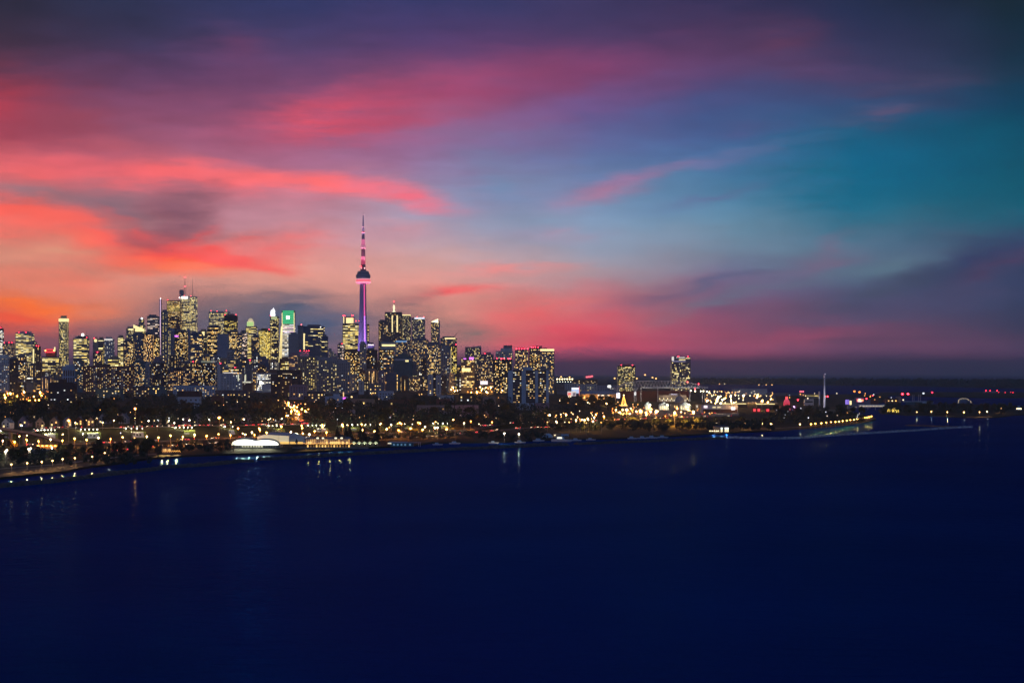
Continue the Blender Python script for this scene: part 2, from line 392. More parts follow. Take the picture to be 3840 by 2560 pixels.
land('shore_ground', SHORE, [far(3195, 3050), far(3240, 3500), far(3330, 4000), far(3330, 5380), far(2655, 5380), far(2640, 8500), far(2600, 12000), far(2500, 60000), (-50000, 60000), (-50000, 700)], LAND, M_ground)
# the railway bank and the higher ground of the city behind it
mb = MB(); cols = list(range(-1500, 2301, 50)); prof = [(-4, 0)] + [(d, d / 58.0) for d in range(0, 59, 6)] + [(60, 1), (500, 1), (1160, 1), (9000, 1), (50000, 1)]
for px in cols:
    toe, rise = lerp_tab(TOE, px), lerp_tab(RISE, px)
    for d, tt in prof:
        tt = min(1, tt); Y = toe + d
        mb.v.append((X(px, Y), Y, gz_px(min(px, 2299.9), Y) + (0.004 if tt > 0 else -0.3)))
n = len(prof)
for i in range(len(cols) - 1):
    for j in range(n - 1):
        a = i * n + j
        mb.f.append((a, a + n, a + n + 1, a + 1))
o = structure('railway_bank', mb, M_grass); o.data.materials.append(M_ground)
for i, p in enumerate(o.data.polygons):
    if (i % (n - 1)) > 11: p.material_index = 1
land('harbour_island_ground', [(3300, 1549), (3360, 1552), (3400, 1556), (3470, 1556), (3560, 1562), (3660, 1565), (3740, 1564), (3800, 1556), (3870, 1553), (4100, 1551)], [far(4100, 3250), far(3840, 3450), far(3560, 3700), far(3320, 3450), far(3292, 3050)], 0.9, M_ground)
land('airport_ground', [(3290, 1481), (3500, 1487), (3700, 1491), (3900, 1490), (4300, 1488)], [far(4300, 6100), far(3300, 6100)], 1.0, M_ground)
land('far_island_ground', [(2560, 1441), (2900, 1442), (3100, 1445), (3400, 1447), (3600, 1452), (3800, 1456), (4600, 1456)], [far(4600, 15000), far(2560, 15000)], 0.8, M_ground)
# sandy beach in the left corner
mb = MB().poly([(*wpt(px, py, 1.21), LAND + .006) for px, py in [(-300, 1809), (0, 1787), (120, 1775), (250, 1763), (296, 1751), (400, 1738), (380, 1733), (300, 1737), (180, 1748), (0, 1768), (-300, 1785)]])
structure('beach_sand', mb, M_sand)

# ------------------------------------------------------------------ roads
def ribbon(name, pts, w, material, lift=0.008, kerb=True, cls='structure'):
    """a road along photo pixels that lie on the ground"""
    P = [Vector(ground(px, py)) for px, py in pts]
    Q = []
    for a, b in zip(P, P[1:]):
        k = max(1, int((b - a).length / 25)); Q += [a.lerp(b, i / k) for i in range(k)]
    Q.append(P[-1]); Lf, Rt = [], []
    for i, p in enumerate(Q):
        d = (Q[min(i + 1, len(Q) - 1)] - Q[max(i - 1, 0)]); d.z = 0; d.normalize(); nn = Vector((-d.y, d.x, 0))
        Lf.append(p + nn * w / 2); Rt.append(p - nn * w / 2)
    mb = MB()
    def z(v): return gz(v.x, v.y) + lift
    zc = [max(z(a), z(b), gz(q.x, q.y) + lift) for a, b, q in zip(Lf, Rt, Q)]
    for i in range(len(Q) - 1):
        a, b, c, d = Lf[i], Rt[i], Rt[i + 1], Lf[i + 1]
        mb.quad((a.x, a.y, zc[i]), (b.x, b.y, zc[i]), (c.x, c.y, zc[i + 1]), (d.x, d.y, zc[i + 1]))
    o = structure(name, mb, material)
    if kerb:
        kb, lm = MB(), MB()
        for side in (Lf, Rt):
            for i in range(len(Q) - 1):
                a, b = side[i], side[i + 1]; ia, ib = a.lerp(Q[i], .06), b.lerp(Q[i + 1], .06)
                za, zb = zc[i], zc[i + 1]
                kb.quad((a.x, a.y, za + .13), (b.x, b.y, zb + .13), (ib.x, ib.y, zb + .13), (ia.x, ia.y, za + .13))
                kb.quad((ia.x, ia.y, za), (ib.x, ib.y, zb), (ib.x, ib.y, zb + .13), (ia.x, ia.y, za + .13))
                kb.quad((a.x, a.y, za - .2), (b.x, b.y, zb - .2), (b.x, b.y, zb + .13), (a.x, a.y, za + .13))
        for i in range(0, len(Q) - 1):
            a, b = Q[i], Q[i].lerp(Q[i + 1], .45); nn = (Lf[i] - Q[i]).normalized() * .12
            lm.quad(*[(v.x, v.y, zc[i] + .004) for v in (a - nn, b - nn, b + nn, a + nn)])
        put('kerb', kb, M_conc, o); put('lane_marking', lm, mat('road_paint', (.7, .7, .66), noise=.1), o)
    return Q
ROAD_LOW = ribbon('lakeside_road', [(-200, 1724), (100, 1712), (340, 1699), (560, 1678), (760, 1666), (1000, 1653), (1300, 1645), (1560, 1637), (1720, 1628), (1950, 1606), (2200, 1598), (2500, 1592), (2700, 1588), (2860, 1580)], 11, M_asph)
ROAD_MID = ribbon('shore_boulevard', [(-200, 1676), (0, 1671), (200, 1667), (420, 1660), (620, 1654), (900, 1640), (1250, 1628), (1480, 1622), (1700, 1614), (1900, 1598), (2100, 1585), (2330, 1574), (2560, 1566), (2760, 1560)], 14, M_asph)
ROAD_TOP = ribbon('hillside_expressway', [(-200, 1622), (60, 1617), (250, 1611), (420, 1605), (600, 1600), (800, 1598), (1000, 1595), (1110, 1592), (1180, 1586)], 14, M_asph)
ROAD_AVE = ribbon('city_avenue', [(1125, 1590), (1122, 1570), (1118, 1550), (1100, 1528), (1075, 1512), (1060, 1503)], 12, M_asph, kerb=False)
ROAD_X = ribbon('expressway_spur', [(1660, 1466), (1700, 1462), (1760, 1456), (1830, 1456), (1900, 1462)], 26, M_asph, kerb=False)
ROAD_E = ribbon('exhibition_road', [(2320, 1548), (2420, 1553), (2560, 1556), (2680, 1549)], 16, M_asph, kerb=False)
ribbon('beach_path', [(-200, 1770), (0, 1757), (220, 1740), (330, 1726), (450, 1712), (600, 1700)], 4, M_conc, lift=.012, kerb=False)
ribbon('peninsula_promenade', [(2770, 1606), (2900, 1606), (3000, 1600), (3090, 1593), (3180, 1584), (3250, 1574), (3278, 1568)], 6, mat('paving_tan', (.34, .24, .17), noise=.2, nscale=.1), lift=.01, kerb=False)

def yard(name, pts, material):
    structure(name, MB().poly([(*wpt(px, py, LAND), LAND + .006) for px, py in pts]), material)
yard('exhibition_plaza', [(2305, 1548), (2420, 1561), (2600, 1563), (2770, 1556), (2770, 1548), (2640, 1541), (2440, 1530), (2330, 1524)], mat('plaza_paving', (.24, .21, .18), noise=.25, nscale=.05))
yard('car_park', [(2640, 1512), (2915, 1512), (2905, 1480), (2650, 1480)], mat('car_park_asphalt', (.12, .12, .12), noise=.2, nscale=.05))
# ------------------------------------------------------------------ breakwaters of dumped rock
M_prock = mat('pale_rock', (.34, .40, .46), rough=.7, noise=.6, nscale=.25, spec=.3)
def breakwater(label, pts, w=6.5, h=1.9):
    rnd = random.Random(len(label)); P = [Vector((*wpt(px, py, 0.6), 0)) for px, py in pts]
    Q = []
    for a, b in zip(P, P[1:]):
        k = max(1, int((b - a).length / 3.0)); Q += [a.lerp(b, i / k) for i in range(k)]
    Q.append(P[-1]); mb = MB(); m = 6
    for i, p in enumerate(Q):
        d = Q[min(i + 1, len(Q) - 1)] - Q[max(i - 1, 0)]; d.normalize(); nn = Vector((-d.y, d.x, 0))
        for j in range(m):
            s_ = (j / (m - 1) - .5) * 2
            zz = h * (1 - abs(s_) ** 2.2) * rnd.uniform(.75, 1.25) - .6 * (abs(s_) > .9)
            q = p + nn * (s_ * w / 2 * rnd.uniform(.85, 1.2))
            mb.v.append((q.x, q.y, zz))
    for i in range(len(Q) - 1):
        for j in range(m - 1):
            a = i * m + j; mb.f.append((a, a + 1, a + m + 1, a + m))
    mb.f.append(tuple(range(m))); mb.f.append(tuple(range((len(Q) - 1) * m, len(Q) * m)))
    base = Q[0]
    mb.v = [(x - base.x, y - base.y, z) for x, y, z in mb.v]
    tag(put('breakwater', mb, M_prock if 'pale' in label else M_rock, loc=(base.x, base.y, 0)), label, 'breakwater')
breakwater('long dark rock breakwater in the left corner in front of the beach', [(-300, 1853), (0, 1822), (200, 1804), (400, 1779), (560, 1761), (612, 1753)])
breakwater('rock breakwater in front of the lit pontoon, ending beside the white domes', [(614, 1752), (760, 1744), (900, 1729), (948, 1728)])
breakwater('rock breakwater running from the white domes past the lit clubhouse', [(973, 1722), (1100, 1716), (1300, 1704), (1460, 1696), (1700, 1684), (1830, 1679)])
breakwater('short thick rock breakwater left of the gap facing the marina', [(1838, 1678), (1920, 1675), (2040, 1669), (2124, 1667)], 9, 2.4)
breakwater('rock breakwater right of the gap facing the small boats', [(2160, 1664), (2280, 1660), (2420, 1655), (2560, 1648), (2720, 1643)])
breakwater('pale topped breakwater sweeping out towards the right in open water', [(2735, 1640), (2900, 1644), (3000, 1641), (3100, 1633), (3280, 1622), (3430, 1613), (3560, 1604), (3640, 1600)], 6, 1.7)
breakwater('thin hooked breakwater between the promenade tip and the island', [(3400, 1594), (3480, 1596), (3560, 1599), (3625, 1601)], 5, 1.2)
# ------------------------------------------------------------------ buildings
PAL = {'warm': [(1, .62, .17), (1, .52, .11), (1, .70, .26), (1, .66, .20), (1, .76, .40)], 'gold': [(1, .74, .16), (1, .68, .10), (1, .80, .28)],
       'yellow': [(1, .76, .22), (1, .70, .16), (1, .80, .32), (1, .84, .42)], 'white': [(1, .92, .72), (1, .86, .6), (.92, .96, 1)],
       'mixed': [(1, .62, .18), (1, .74, .34), (.85, .92, .9), (1, .50, .12), (1, .66, .2), (1, .70, .26)], 'pinkish': [(1, .72, .55), (1, .8, .66), (1, .66, .40)],
       'orange': [(1, .5, .12), (1, .58, .2), (1, .66, .3)]}
STY = {'office': (3.8, 2.5, .9, .58, 'run'), 'condo': (2.95, 2.7, .66, .58, 'rand'), 'grid': (4.0, 2.8, .62, .62, 'run'), 'ribbon': (4.0, 7.0, .97, .50, 'run'),
       'apt': (3.0, 4.2, .42, .46, 'rand'), 'strip': (4.0, 3.4, .35, .86, 'col'), 'dots': (3.6, 6.0, .30, .42, 'rand')}
_wm = {}
LIGHTWALL = {'pale', 'white', 'grey', 'tan', 'brick', 'steel', 'mauve', 'lightblue', 'gold'}
def solo_mesh(w, h, key):
    k = (round(w, 2), round(h, 2), key)
    if k not in _wm:
        me = MB().box(-w / 2, w / 2, -.06, .04, -h / 2, h / 2).mesh('window')
        if key == 'dark': m = mat('dark_window', (.02, .025, .035), rough=.12, noise=0)
        else:
            c = PAL['mixed'][key % 6]; m = mat('lit_window_%d' % key, (.3, .3, .3), emit=c, strength=[1.7, 1.1, .6][key // 6], sample=False)
        me.materials.append(m); _wm[k] = me
    return _wm[k]
def lit_pattern(rnd, nf, nc, lit, mode):
    g = []
    colp = [rnd.random() < lit * 1.3 for _ in range(nc)]
    for j in range(nf):
        p = min(.98, max(0, lit * rnd.uniform(.35, 1.65))) if mode == 'run' else lit
        if lit > .85: p = lit
        row, on = [], rnd.random() < p
        for i in range(nc):
            if mode == 'run':
                if rnd.random() > .62: on = rnd.random() < p
            elif mode == 'col': on = colp[i] and rnd.random() < .85
            else: on = rnd.random() < p
            row.append(on)
        g.append(row)
    return g
def windows(root, w, d, h, style, lit, pal, s, rnd, dark, z0=4.0, z1=None, solo=False, faces='fsS', cover=1.0, w_scale=1.0):
    fh, cw, wf, hf, mode = STY[style]; cw *= w_scale
    z1 = h - 2.0 if z1 is None else z1
    nf = max(1, int((z1 - z0) / fh))
    V, Fc, Cl = [], [], []
    for fc in faces:
        span = w if fc in 'fb' else d
        m = span * (1 - cover) / 2 + .8
        nc = max(1, int((span - 2 * m) / cw)); step = (span - 2 * m) / nc
        pat = lit_pattern(rnd, nf, nc, lit if fc == 'f' else lit * .7, mode)
        for j in range(nf):
            zc = z0 + (z1 - z0) * (j + .5) / nf; hh = hf * (z1 - z0) / nf / 2
            for i in range(nc):
                on = pat[j][i]
                if not on and not dark: continue
                u = -span / 2 + m + (i + .5) * step; ww = wf * step / 2
                if solo and fc == 'f':
                    key = (rnd.randrange(6) + 6 * rnd.randrange(3)) if on else 'dark'
                    put('window', solo_mesh(2 * ww, 2 * hh, key), None, root, (u, -d / 2, zc))
                    continue
                e = .07
                if fc == 'f': q = [(u - ww, -d / 2 - e), (u + ww, -d / 2 - e)]
                elif fc == 's': q = [(w / 2 + e, u - ww), (w / 2 + e, u + ww)]
                else: q = [(-w / 2 - e, u + ww), (-w / 2 - e, u - ww)]
                k = len(V)
                V += [(*q[0], zc - hh), (*q[1], zc - hh), (*q[1], zc + hh), (*q[0], zc + hh)]; Fc.append((k, k + 1, k + 2, k + 3))
                if on:
                    c = rnd.choice(PAL[pal]); b = 1.2 * s * rnd.choice((.3, .6, .9, 1, 1.6))
                    Cl += [c[0] * b, c[1] * b, c[2] * b, 1]
                else: Cl += [0, 0, 0, 1]
    if not V: return
    me = bpy.data.meshes.new('window_panes'); me.from_pydata(V, [], Fc); me.update()
    a = me.attributes.new('glow', 'FLOAT_COLOR', 'FACE'); a.data.foreach_set('color', Cl)
    me.materials.append(glow_glass())
    put('window_panes', me, None, root, kind='stuff')
LANDMARKS = []
RED = lambda: lamp_mat('red', (1, .02, .04), 26, False)
_bc = None
def beacon(root, x, y, z, r=1.0, m=None):
    global _bc
    if m is None:
        if _bc is None:
            _bc = MB().tube((0, 0, -1.2), (0, 0, -.2), .15, n=5).ball((0, 0, .3), .9, 7, 4).mesh('beacon'); _bc.materials.append(RED())
        o = put('red_beacon', _bc, None, root, (x, y, z)); o.scale = (r,) * 3
    else:
        put('roof_lamp', MB().ball((0, 0, 0), 1.0 * r, 7, 4), m, root, (x, y, z))
def B(px0, px1, top, Y, label, short, wk='dark', style='office', lit=.3, pal='warm', s=1.5, yaw=0.0, d=None, red=(), solo=False, pent=True, name='office_tower', cat='building',
      z0=4.0, z1=None, ribs=None, group=None, cover=1.0, wpx=None, faces='fsS', w_scale=1.0):
    """a building between two photo columns, its top at a photo row; Y < 0: the row where it meets the ground"""
    pc = (px0 + px1) / 2
    if Y < 0: Y = min(4650, ground(pc, -Y)[1])
    elif px0 > 2080: Y *= 1.36
    wid = (px1 - px0) / F * Y
    d = d or min(45, max(10, wid * .75))
    if yaw:
        d = min(d, .8 * wid / (abs(sin(yaw)) + .5)); wloc = max(4.0, (wid - d * abs(sin(yaw))) / cos(yaw))
    else: wloc = wid
    base = gz_px(pc, Y); Yc = Y + d / 2 * cos(yaw) + (wloc / 2 * abs(sin(yaw)) if yaw else 0)
    h = Zp(top, Y) - base
    root = thing(name, label, cat, (X(pc, Y) * (Yc / Y if not yaw else 1), Yc, base), yaw, group)
    if not yaw: root.location.x = X(pc, Y)
    rnd = random.Random(int(px0 * 7 + px1 * 13 + top))
    mb = MB().box(-wloc / 2, wloc / 2, -d / 2, d / 2, 0, h)
    for sx in (-1, 1):          # corner piers and a parapet
        mb.box(sx * wloc / 2 - .6, sx * wloc / 2 + .6, -d / 2 - .35, -d / 2 + .6, 0, h + .9)
    mb.box(-wloc / 2 + .6, wloc / 2 - .6, -d / 2 - .3, -d / 2 + .25, h - .6, h + 1.1)
    if ribs:
        k = max(2, int(wloc / ribs))
        for i in range(1, k): mb.box(-wloc / 2 + i * wloc / k - .35, -wloc / 2 + i * wloc / k + .35, -d / 2 - .5, -d / 2 + .1, 0, h)
    put('wall', mb, wall(wk), root)
    if pent and h > 14:
        a, b = rnd.uniform(.28, .42), rnd.uniform(.2, .42); ph = min(6, h * .08)
        put('penthouse', MB().box(-wloc * a, wloc * b, -d * .3, d * .3, h, h + ph), wall('slate' if wk in ('black', 'dark', 'blue') else wk), root)
    if style: windows(root, wloc, d, h, style, lit, pal, s, rnd, wk in LIGHTWALL, z0, z1, solo, cover=cover, faces=faces, w_scale=w_scale)
    for fx in red: beacon(root, (fx - .5) * wloc, -d / 2 + 1, h + 2.4, 1.0)
    root['dim'] = (wloc, d, h); LANDMARKS.append((pc, Y, top, short))
    return root, Y, d, h
def on(b, name, px0, px1, py0, py1, material, proud=.25, thick=None, parent=None, z_abs=False):
    """a part on the front of building B, by photo pixels (rows py0 above py1)"""
    root, Y, d, h = b
    x0, x1 = X(px0, Y) - root.location.x, X(px1, Y) - root.location.x
    z0, z1 = Zp(py1, Y) - root.location.z, Zp(py0, Y) - root.location.z
    t_ = thick or .35
    return put(name, MB().box(x0, x1, -d / 2 - proud - (0 if thick else .1), -d / 2 - proud + t_, z0, z1), material, parent or root)
def roofbox(b, name, px0, px1, py0, py1, material, dd=None):
    root, Y, d, h = b
    x0, x1 = X(px0, Y) - root.location.x, X(px1, Y) - root.location.x
    dd = dd or d * .6
    return put(name, MB().box(x0, x1, -dd / 2, dd / 2, Zp(py1, Y) - root.location.z, Zp(py0, Y) - root.location.z), material, root)
def rooflamp(b, px, py, material, r=1.0, name='roof_lamp'):
    root, Y, d, h = b
    x, z = X(px, Y) - root.location.x, Zp(py, Y) - root.location.z
    if z > h: put('lamp_post', MB().tube((x, -d / 2 + .5, h - .5), (x, -d / 2 + .5, z), .15, n=5), M_mast, root)
    return put(name, MB().ball((x, -d / 2 + .5, z), r, 8, 5), material, root)
M_mast = mat('mast_grey', (.25, .25, .27), rough=.5, noise=.1)
L_white = lamp_mat('tower_white', (1, .95, .85), 5, False)
L_yel = lamp_mat('tower_yellow', (1, .80, .32), 1.5, False)
L_dimyel = lamp_mat('tower_dim_yellow', (1, .78, .40), .6, False)
L_green = lamp_mat('tower_green', (.03, .62, .18), 1.3, False)
L_pink = lamp_mat('tower_pink', (1, .55, .85), 1.0, False)
L_purple = lamp_mat('tower_purple', (.75, .15, 1), 1.8, False)
L_red = lamp_mat('tower_red', (1, .03, .03), 1.3, False)
L_wsoft = lamp_mat('tower_soft_white', (1, .92, .8), .9, False)
L_lilac = lamp_mat('tower_lilac', (.75, .62, 1), .55, False)
L_blue = lamp_mat('tower_blue', (.25, .55, 1), .5, False)
M_mast = mat('mast_grey', (.25, .25, .27), rough=.5, noise=.1)
def mast(b, px, py0, py1, r=.8, beacon_rows=(), material=None, name='antenna'):
    root, Y, d, h = b
    x = X(px, Y) - root.location.x; z0, z1 = Zp(py1, Y) - root.location.z, Zp(py0, Y) - root.location.z
    put(name, MB().tube((x, 0, z0), (x, 0, z1), r, r * .5), material or M_mast, root)
    for py in beacon_rows: beacon(root, x, -r, Zp(py, Y) - root.location.z, 1.5)

# --- left end of the skyline
b = B(-14, 10, 1232, 6300, 'bright lit tower cut off by the left edge of the picture', 'tower at the left edge', 'dark', 'office', .8, 'white', 1.5, red=(.7,))
B(10, 50, 1288, 5900, 'dim mauve apartment tower right of the bright tower at the left edge', 'dim mauve tower', 'mauve', 'condo', .3, 'warm', 1.2, red=(.15, .6, .85))
b = B(58, 118, 1249, 6100, 'broad pale office block with dense lit rows and two red beacons', 'broad pale office block', 'pale', 'ribbon', .78, 'yellow', 1.2, red=(.2, .65))
b = B(112, 135, 1281, 6150, 'narrow grey annex against the broad pale office block', 'narrow grey annex', 'grey', 'office', .35, 'yellow', 1.0)
b = B(122, 129, 1305, 5700, 'thin stair tower lit as one yellow vertical strip', 'yellow stair tower', 'dark', None, pent=False, d=8); on(b, 'light_strip', 123, 128, 1308, 1362, L_yel)
B(135, 151, 1300, 6000, 'thin dark block with red lights left of the red-lit roof', 'thin dark block', 'brown', 'dots', .4, 'warm', 1.0, red=(.1, .6))
b = B(157, 222, 1339, 5600, 'low hospital block with a glowing red structure on its roof', 'red-roofed hospital', 'tan', 'ribbon', .75, 'yellow', 1.2, pent=False, cat='hospital', name='hospital_block')
roofbox(b, 'red_lit_plant_room', 170, 204, 1312, 1339, wall('brick')); on(b, 'red_neon_strip', 168, 206, 1317, 1322, L_red, .6); on(b, 'red_neon_strip', 172, 200, 1308, 1312, L_red, .6); on(b, 'light_strip', 203, 208, 1301, 1317, L_yel, .8)
for q in (170, 202): rooflamp(b, q, 1314, lamp_mat('orange_spot', (1, .25, .05), 14, False), 2.0)
b = B(221, 250, 1194, 6400, 'tall slim tower standing alone with a bright yellow crown band', 'slim lone tower', 'slate', 'condo', .5, 'yellow', 1.5, pent=False, d=30)
on(b, 'crown_band', 220, 251, 1194, 1206, L_yel, .6, 30); roofbox(b, 'roof_dome', 226, 244, 1183, 1194, wall('slate'))
b = B(275, 327, 1268, 5900, 'stepped grey tower with lit floors and one very bright roof lamp', 'stepped grey tower', 'grey', 'ribbon', .62, 'yellow', 1.3, red=(.95,)); rooflamp(b, 310, 1255, L_white, 4.0); roofbox(b, 'upper_block', 290, 325, 1258, 1268, wall('grey')); mast(b, 320, 1240, 1262)
b = B(349, 368, 1271, 5950, 'plain grey slab carrying a round glowing yellow disc', 'slab with the yellow disc', 'grey', None, red=(.2,)); root = b[0]; put('disc_sign', MB().tube((0, -b[2] / 2 - 1.2, b[3] - 4.5), (0, -b[2] / 2 - .1, b[3] - 4.5), 4.6, n=16), L_yel, root)
B(368, 388, 1272, 5500, 'slim yellow tower lit from top to bottom', 'slim all-lit yellow tower', 'tan', 'ribbon', .85, 'yellow', 1.5)
b = B(389, 424, 1271, 5600, 'pale concrete tower with a dark side and lit top band', 'pale concrete tower', 'pale', 'dots', .4, 'white', 1.2); on(b, 'crown_band', 391, 422, 1270, 1276, L_wsoft)
B(350, 380, 1324, 5000, 'small dark block at the foot of the slim yellow tower', 'small dark block', 'dark', 'condo', .4, 'warm', 1.3, red=(.5,))
B(441, 463, 1264, 5800, 'narrow tower with evenly lit bright floors and a pointed lit top', 'narrow bright tower', 'tan', 'ribbon', .9, 'yellow', 1.4)
B(465, 500, 1278, 5200, 'dark apartment tower in front with scattered orange windows', 'dark orange-windowed tower', 'dark', 'condo', .38, 'warm', 1.5)
b = B(474, 503, 1231, 6200, 'grey tower with a stepped lit top left of the slanted bright roof', 'stepped lit-top tower', 'grey', 'condo', .4, 'yellow', 1.3); on(b, 'crown_band', 482, 500, 1232, 1238, L_yel)
b = B(500, 540, 1219, 6300, 'tower crowned by a big slanted yellow glass roof', 'slanted yellow roof tower', 'slate', 'office', .5, 'yellow', 1.4, pent=False)
root, Y, d, h = b; w_ = root['dim'][0]; put('slanted_glass_roof', MB().prism([(-w_ / 2, -d / 2 - .5), (w_ / 2, -d / 2 - .5), (w_ / 2, d / 2), (-w_ / 2, d / 2)], h - 20, h - 12).poly([(-w_ / 2, -d / 2 - .5, h - 12), (w_ / 2, -d / 2 - .5, h - 12), (-w_ / 2, -d / 2 - .5, h + 2)]), L_yel, root)
b = B(521, 539, 1197, 6600, 'grey tower behind the slanted roof with a white beacon on top', 'white-beacon tower', 'slate', 'office', .5, 'yellow', 1.2); rooflamp(b, 532, 1194, L_white, 3.0)
b = B(552, 592, 1186, 6700, 'hazy slate tower with pink-edged balconies left of the lilac light line', 'balcony tower left of the lilac line', 'slate', 'ribbon', .3, 'pinkish', 1.1)
B(537, 572, 1252, 5200, 'dark block full of orange windows below the balcony tower', 'orange-windowed dark block', 'dark', 'condo', .5, 'orange', 1.6)
B(500, 537, 1252, 5300, 'navy block with few lights under the slanted roof tower', 'navy block', 'blue', 'condo', .14, 'mixed', 1.2)
B(571, 598, 1265, 5250, 'brownish condo left of the foot of the lilac line', 'brownish condo', 'brown', 'condo', .5, 'warm', 1.5)
b = B(598, 605, 1122, 6000, 'thin shaft carrying a lilac light line from roof to ground', 'lilac light line', 'dark', None, pent=False, d=6); on(b, 'light_line', 600, 603, 1121, 1362, lamp_mat('lilac_line', (.95, .62, .92), 1.0, False), .4); rooflamp(b, 602, 1119, lamp_mat('line_tip', (1, .95, .9), 4, False), 1.4)
B(606, 628, 1168, 6500, 'hazy narrow tower just right of the lilac light line', 'hazy narrow tower', 'slate', 'dots', .5, 'yellow', 1.2)
# --- the tall bank towers
b = B(626, 676, 1127, 6900, 'tall red-brown bank tower with a bright amber band below its top', 'red-brown bank tower', 'brick', 'grid', .55, 'warm', 1.0, red=(.05,), pent=False); 
windows(b[0], b[0]['dim'][0], b[2], b[3], 'grid', .97, 'gold', 1.0, random.Random(5), False, Zp(1168, 6900) - b[0].location.z, Zp(1143, 6900) - b[0].location.z, faces='f')
b = B(675, 734, 1112, 6950, 'tallest white office tower, densely lit, with two thin antennas', 'tallest white tower', 'white', 'grid', .72, 'yellow', 1.15, red=(.28, .68), pent=False)
on(b, 'roof_sign', 680, 704, 1112, 1119, L_white, .6); mast(b, 690, 1040, 1112, 1.2, (1039, 1073)); mast(b, 719, 1046, 1112, .8); roofbox(b, 'plant_room', 671, 684, 1086, 1112, wall('grey')); rooflamp(b, 673, 1116, lamp_mat('pink_white', (1, .7, .7), 8, False), 1.8)
b = B(629, 656, 1238, 5900, 'blue-grey tower of vertical stripes with dark top floors', 'striped blue-grey tower', 'steel', 'strip', .12, 'yellow', .7, ribs=3.6)
b = B(655, 700, 1243, 5750, 'black apartment tower with a small violet sign at its top left', 'black tower with violet sign', 'black', 'condo', .42, 'warm', 1.7); on(b, 'violet_sign', 655, 669, 1257, 1263, L_purple, .5)
B(699, 713, 1240, 5900, 'thin blue-grey striped block right of the black tower', 'thin striped block', 'steel', 'strip', .1, 'yellow', .7, ribs=3.0)
B(714, 757, 1251, 5700, 'mid-height navy block below the tallest white tower', 'navy mid block', 'blue', 'office', .42, 'warm', 1.4)
b = B(748, 776, 1241, 5950, 'tan block with a rounded yellow-lit wall', 'tan block', 'tan', 'office', .25, 'yellow', 1.0); on(b, 'lit_wall', 758, 767, 1243, 1258, L_yel)
B(783, 858, 1168, 7000, 'wide white bank tower with a pale top floor and three roof beacons', 'wide white bank tower', 'white', 'grid', .5, 'yellow', 1.1, red=(.1, .42, .88), pent=False)
B(778, 823, 1226, 6000, 'black office block in front of the wide white bank tower', 'black office block', 'black', 'office', .55, 'warm', 1.5)
b = B(841, 887, 1183, 6500, 'black office tower, its dark top above rows of amber windows', 'black amber tower', 'black', 'grid', .5, 'gold', 1.3, red=(.05, .95), z1=215)
B(853, 890, 1243, 6100, 'dark lower block with lit rows under the black amber tower', 'dark lower block', 'dark', 'office', .5, 'warm', 1.3)
b = B(815, 855, 1253, 5400, 'blank windowless grey slab tower with lights only near its foot', 'blank grey slab', 'steel', 'condo', .35, 'mixed', 1.4, z1=70, pent=False)
B(888, 906, 1255, 5900, 'slim blue-grey condo right of the black amber tower', 'slim blue condo', 'blue', 'condo', .3, 'warm', 1.3)
B(902, 926, 1245, 6050, 'blue-grey tower with orange rows left of the green-lit crown', 'blue tower with orange rows', 'slate', 'office', .5, 'pinkish', 1.3)
b = B(922, 961, 1224, 6500, 'stepped tower with a green-lit crown and a needle', 'green-crowned stepped tower', 'slate', 'ribbon', .72, 'yellow', 1.3, pent=False)
roofbox(b, 'crown', 926, 950, 1205, 1224, L_dimyel); on(b, 'crown_light', 926, 950, 1207, 1222, lamp_mat('pale_green', (.6, .9, .25), .9, False), .5)
root, Y, d, h = b; x_ = X(938, Y) - root.location.x; zt = Zp(1205, Y) - root.location.z
put('crown_dome', MB().lathe([(9, zt), (8, zt + 5), (5, zt + 9), (1, zt + 11)], x_, 0, 10), L_dimyel, root); mast(b, 943, 1183, 1205, 1.0)
B(943, 972, 1263, 5700, 'dark grey gridded block at the foot of the gold tower', 'dark gridded block', 'dark', 'grid', .45, 'warm', .9)
b = B(969, 1014, 1238, 6000, 'solid gold tower with almost every window glowing', 'gold tower', 'gold', 'grid', .92, 'gold', 1.5, red=(.9,)); mast(b, 969, 1226, 1240)
b = B(1013, 1044, 1187, 6450, 'dark tower topped by a floodlit white figure-like spire', 'white-spired dark tower', 'dark', 'office', .35, 'yellow', 1.2, red=(.05,), pent=False)
on(b, 'crown_band', 1017, 1039, 1187, 1198, lamp_mat('crown_greenish', (.75, .8, .3), .7, False), .5)
root, Y, d, h = b; x_ = X(1024, Y) - root.location.x; zt = h
put('spire', MB().lathe([(5.5, zt), (6.5, zt + 8), (5, zt + 13), (6.2, zt + 18), (3, zt + 24), (.4, zt + 29)], x_, 0, 8).lathe([(3, zt), (3.4, zt + 14), (.4, zt + 23)], x_ - 7, 1, 8), lamp_mat('spire_white', (.95, .95, 1), 1.6, False), root)
b = B(1057, 1104, 1165, 6350, 'tower with a bright green striped crown and a white square sign', 'green-striped bank tower', 'tan', 'ribbon', .93, 'white', 1.25, pent=False, z1=205)
for k in range(8): on(b, 'green_stripe', 1060, 1102, 1165 + k * 6.4, 1168.6 + k * 6.4, L_green, .4)
on(b, 'green_wall', 1060, 1102, 1168, 1214, lamp_mat('green_wall', (.01, .30, .10), .35, False), .15); on(b, 'white_square_sign', 1074, 1086, 1185, 1195, L_white, .8)
for q in (1058, 1103): on(b, 'edge_light', q - 1.2, q + 1.2, 1172, 1250, L_yel, .7)
for k in range(5): on(b, 'pink_floor_band', 1062, 1102, 1222 + k * 7, 1224.5 + k * 7, L_pink if k % 2 else L_wsoft, .5)
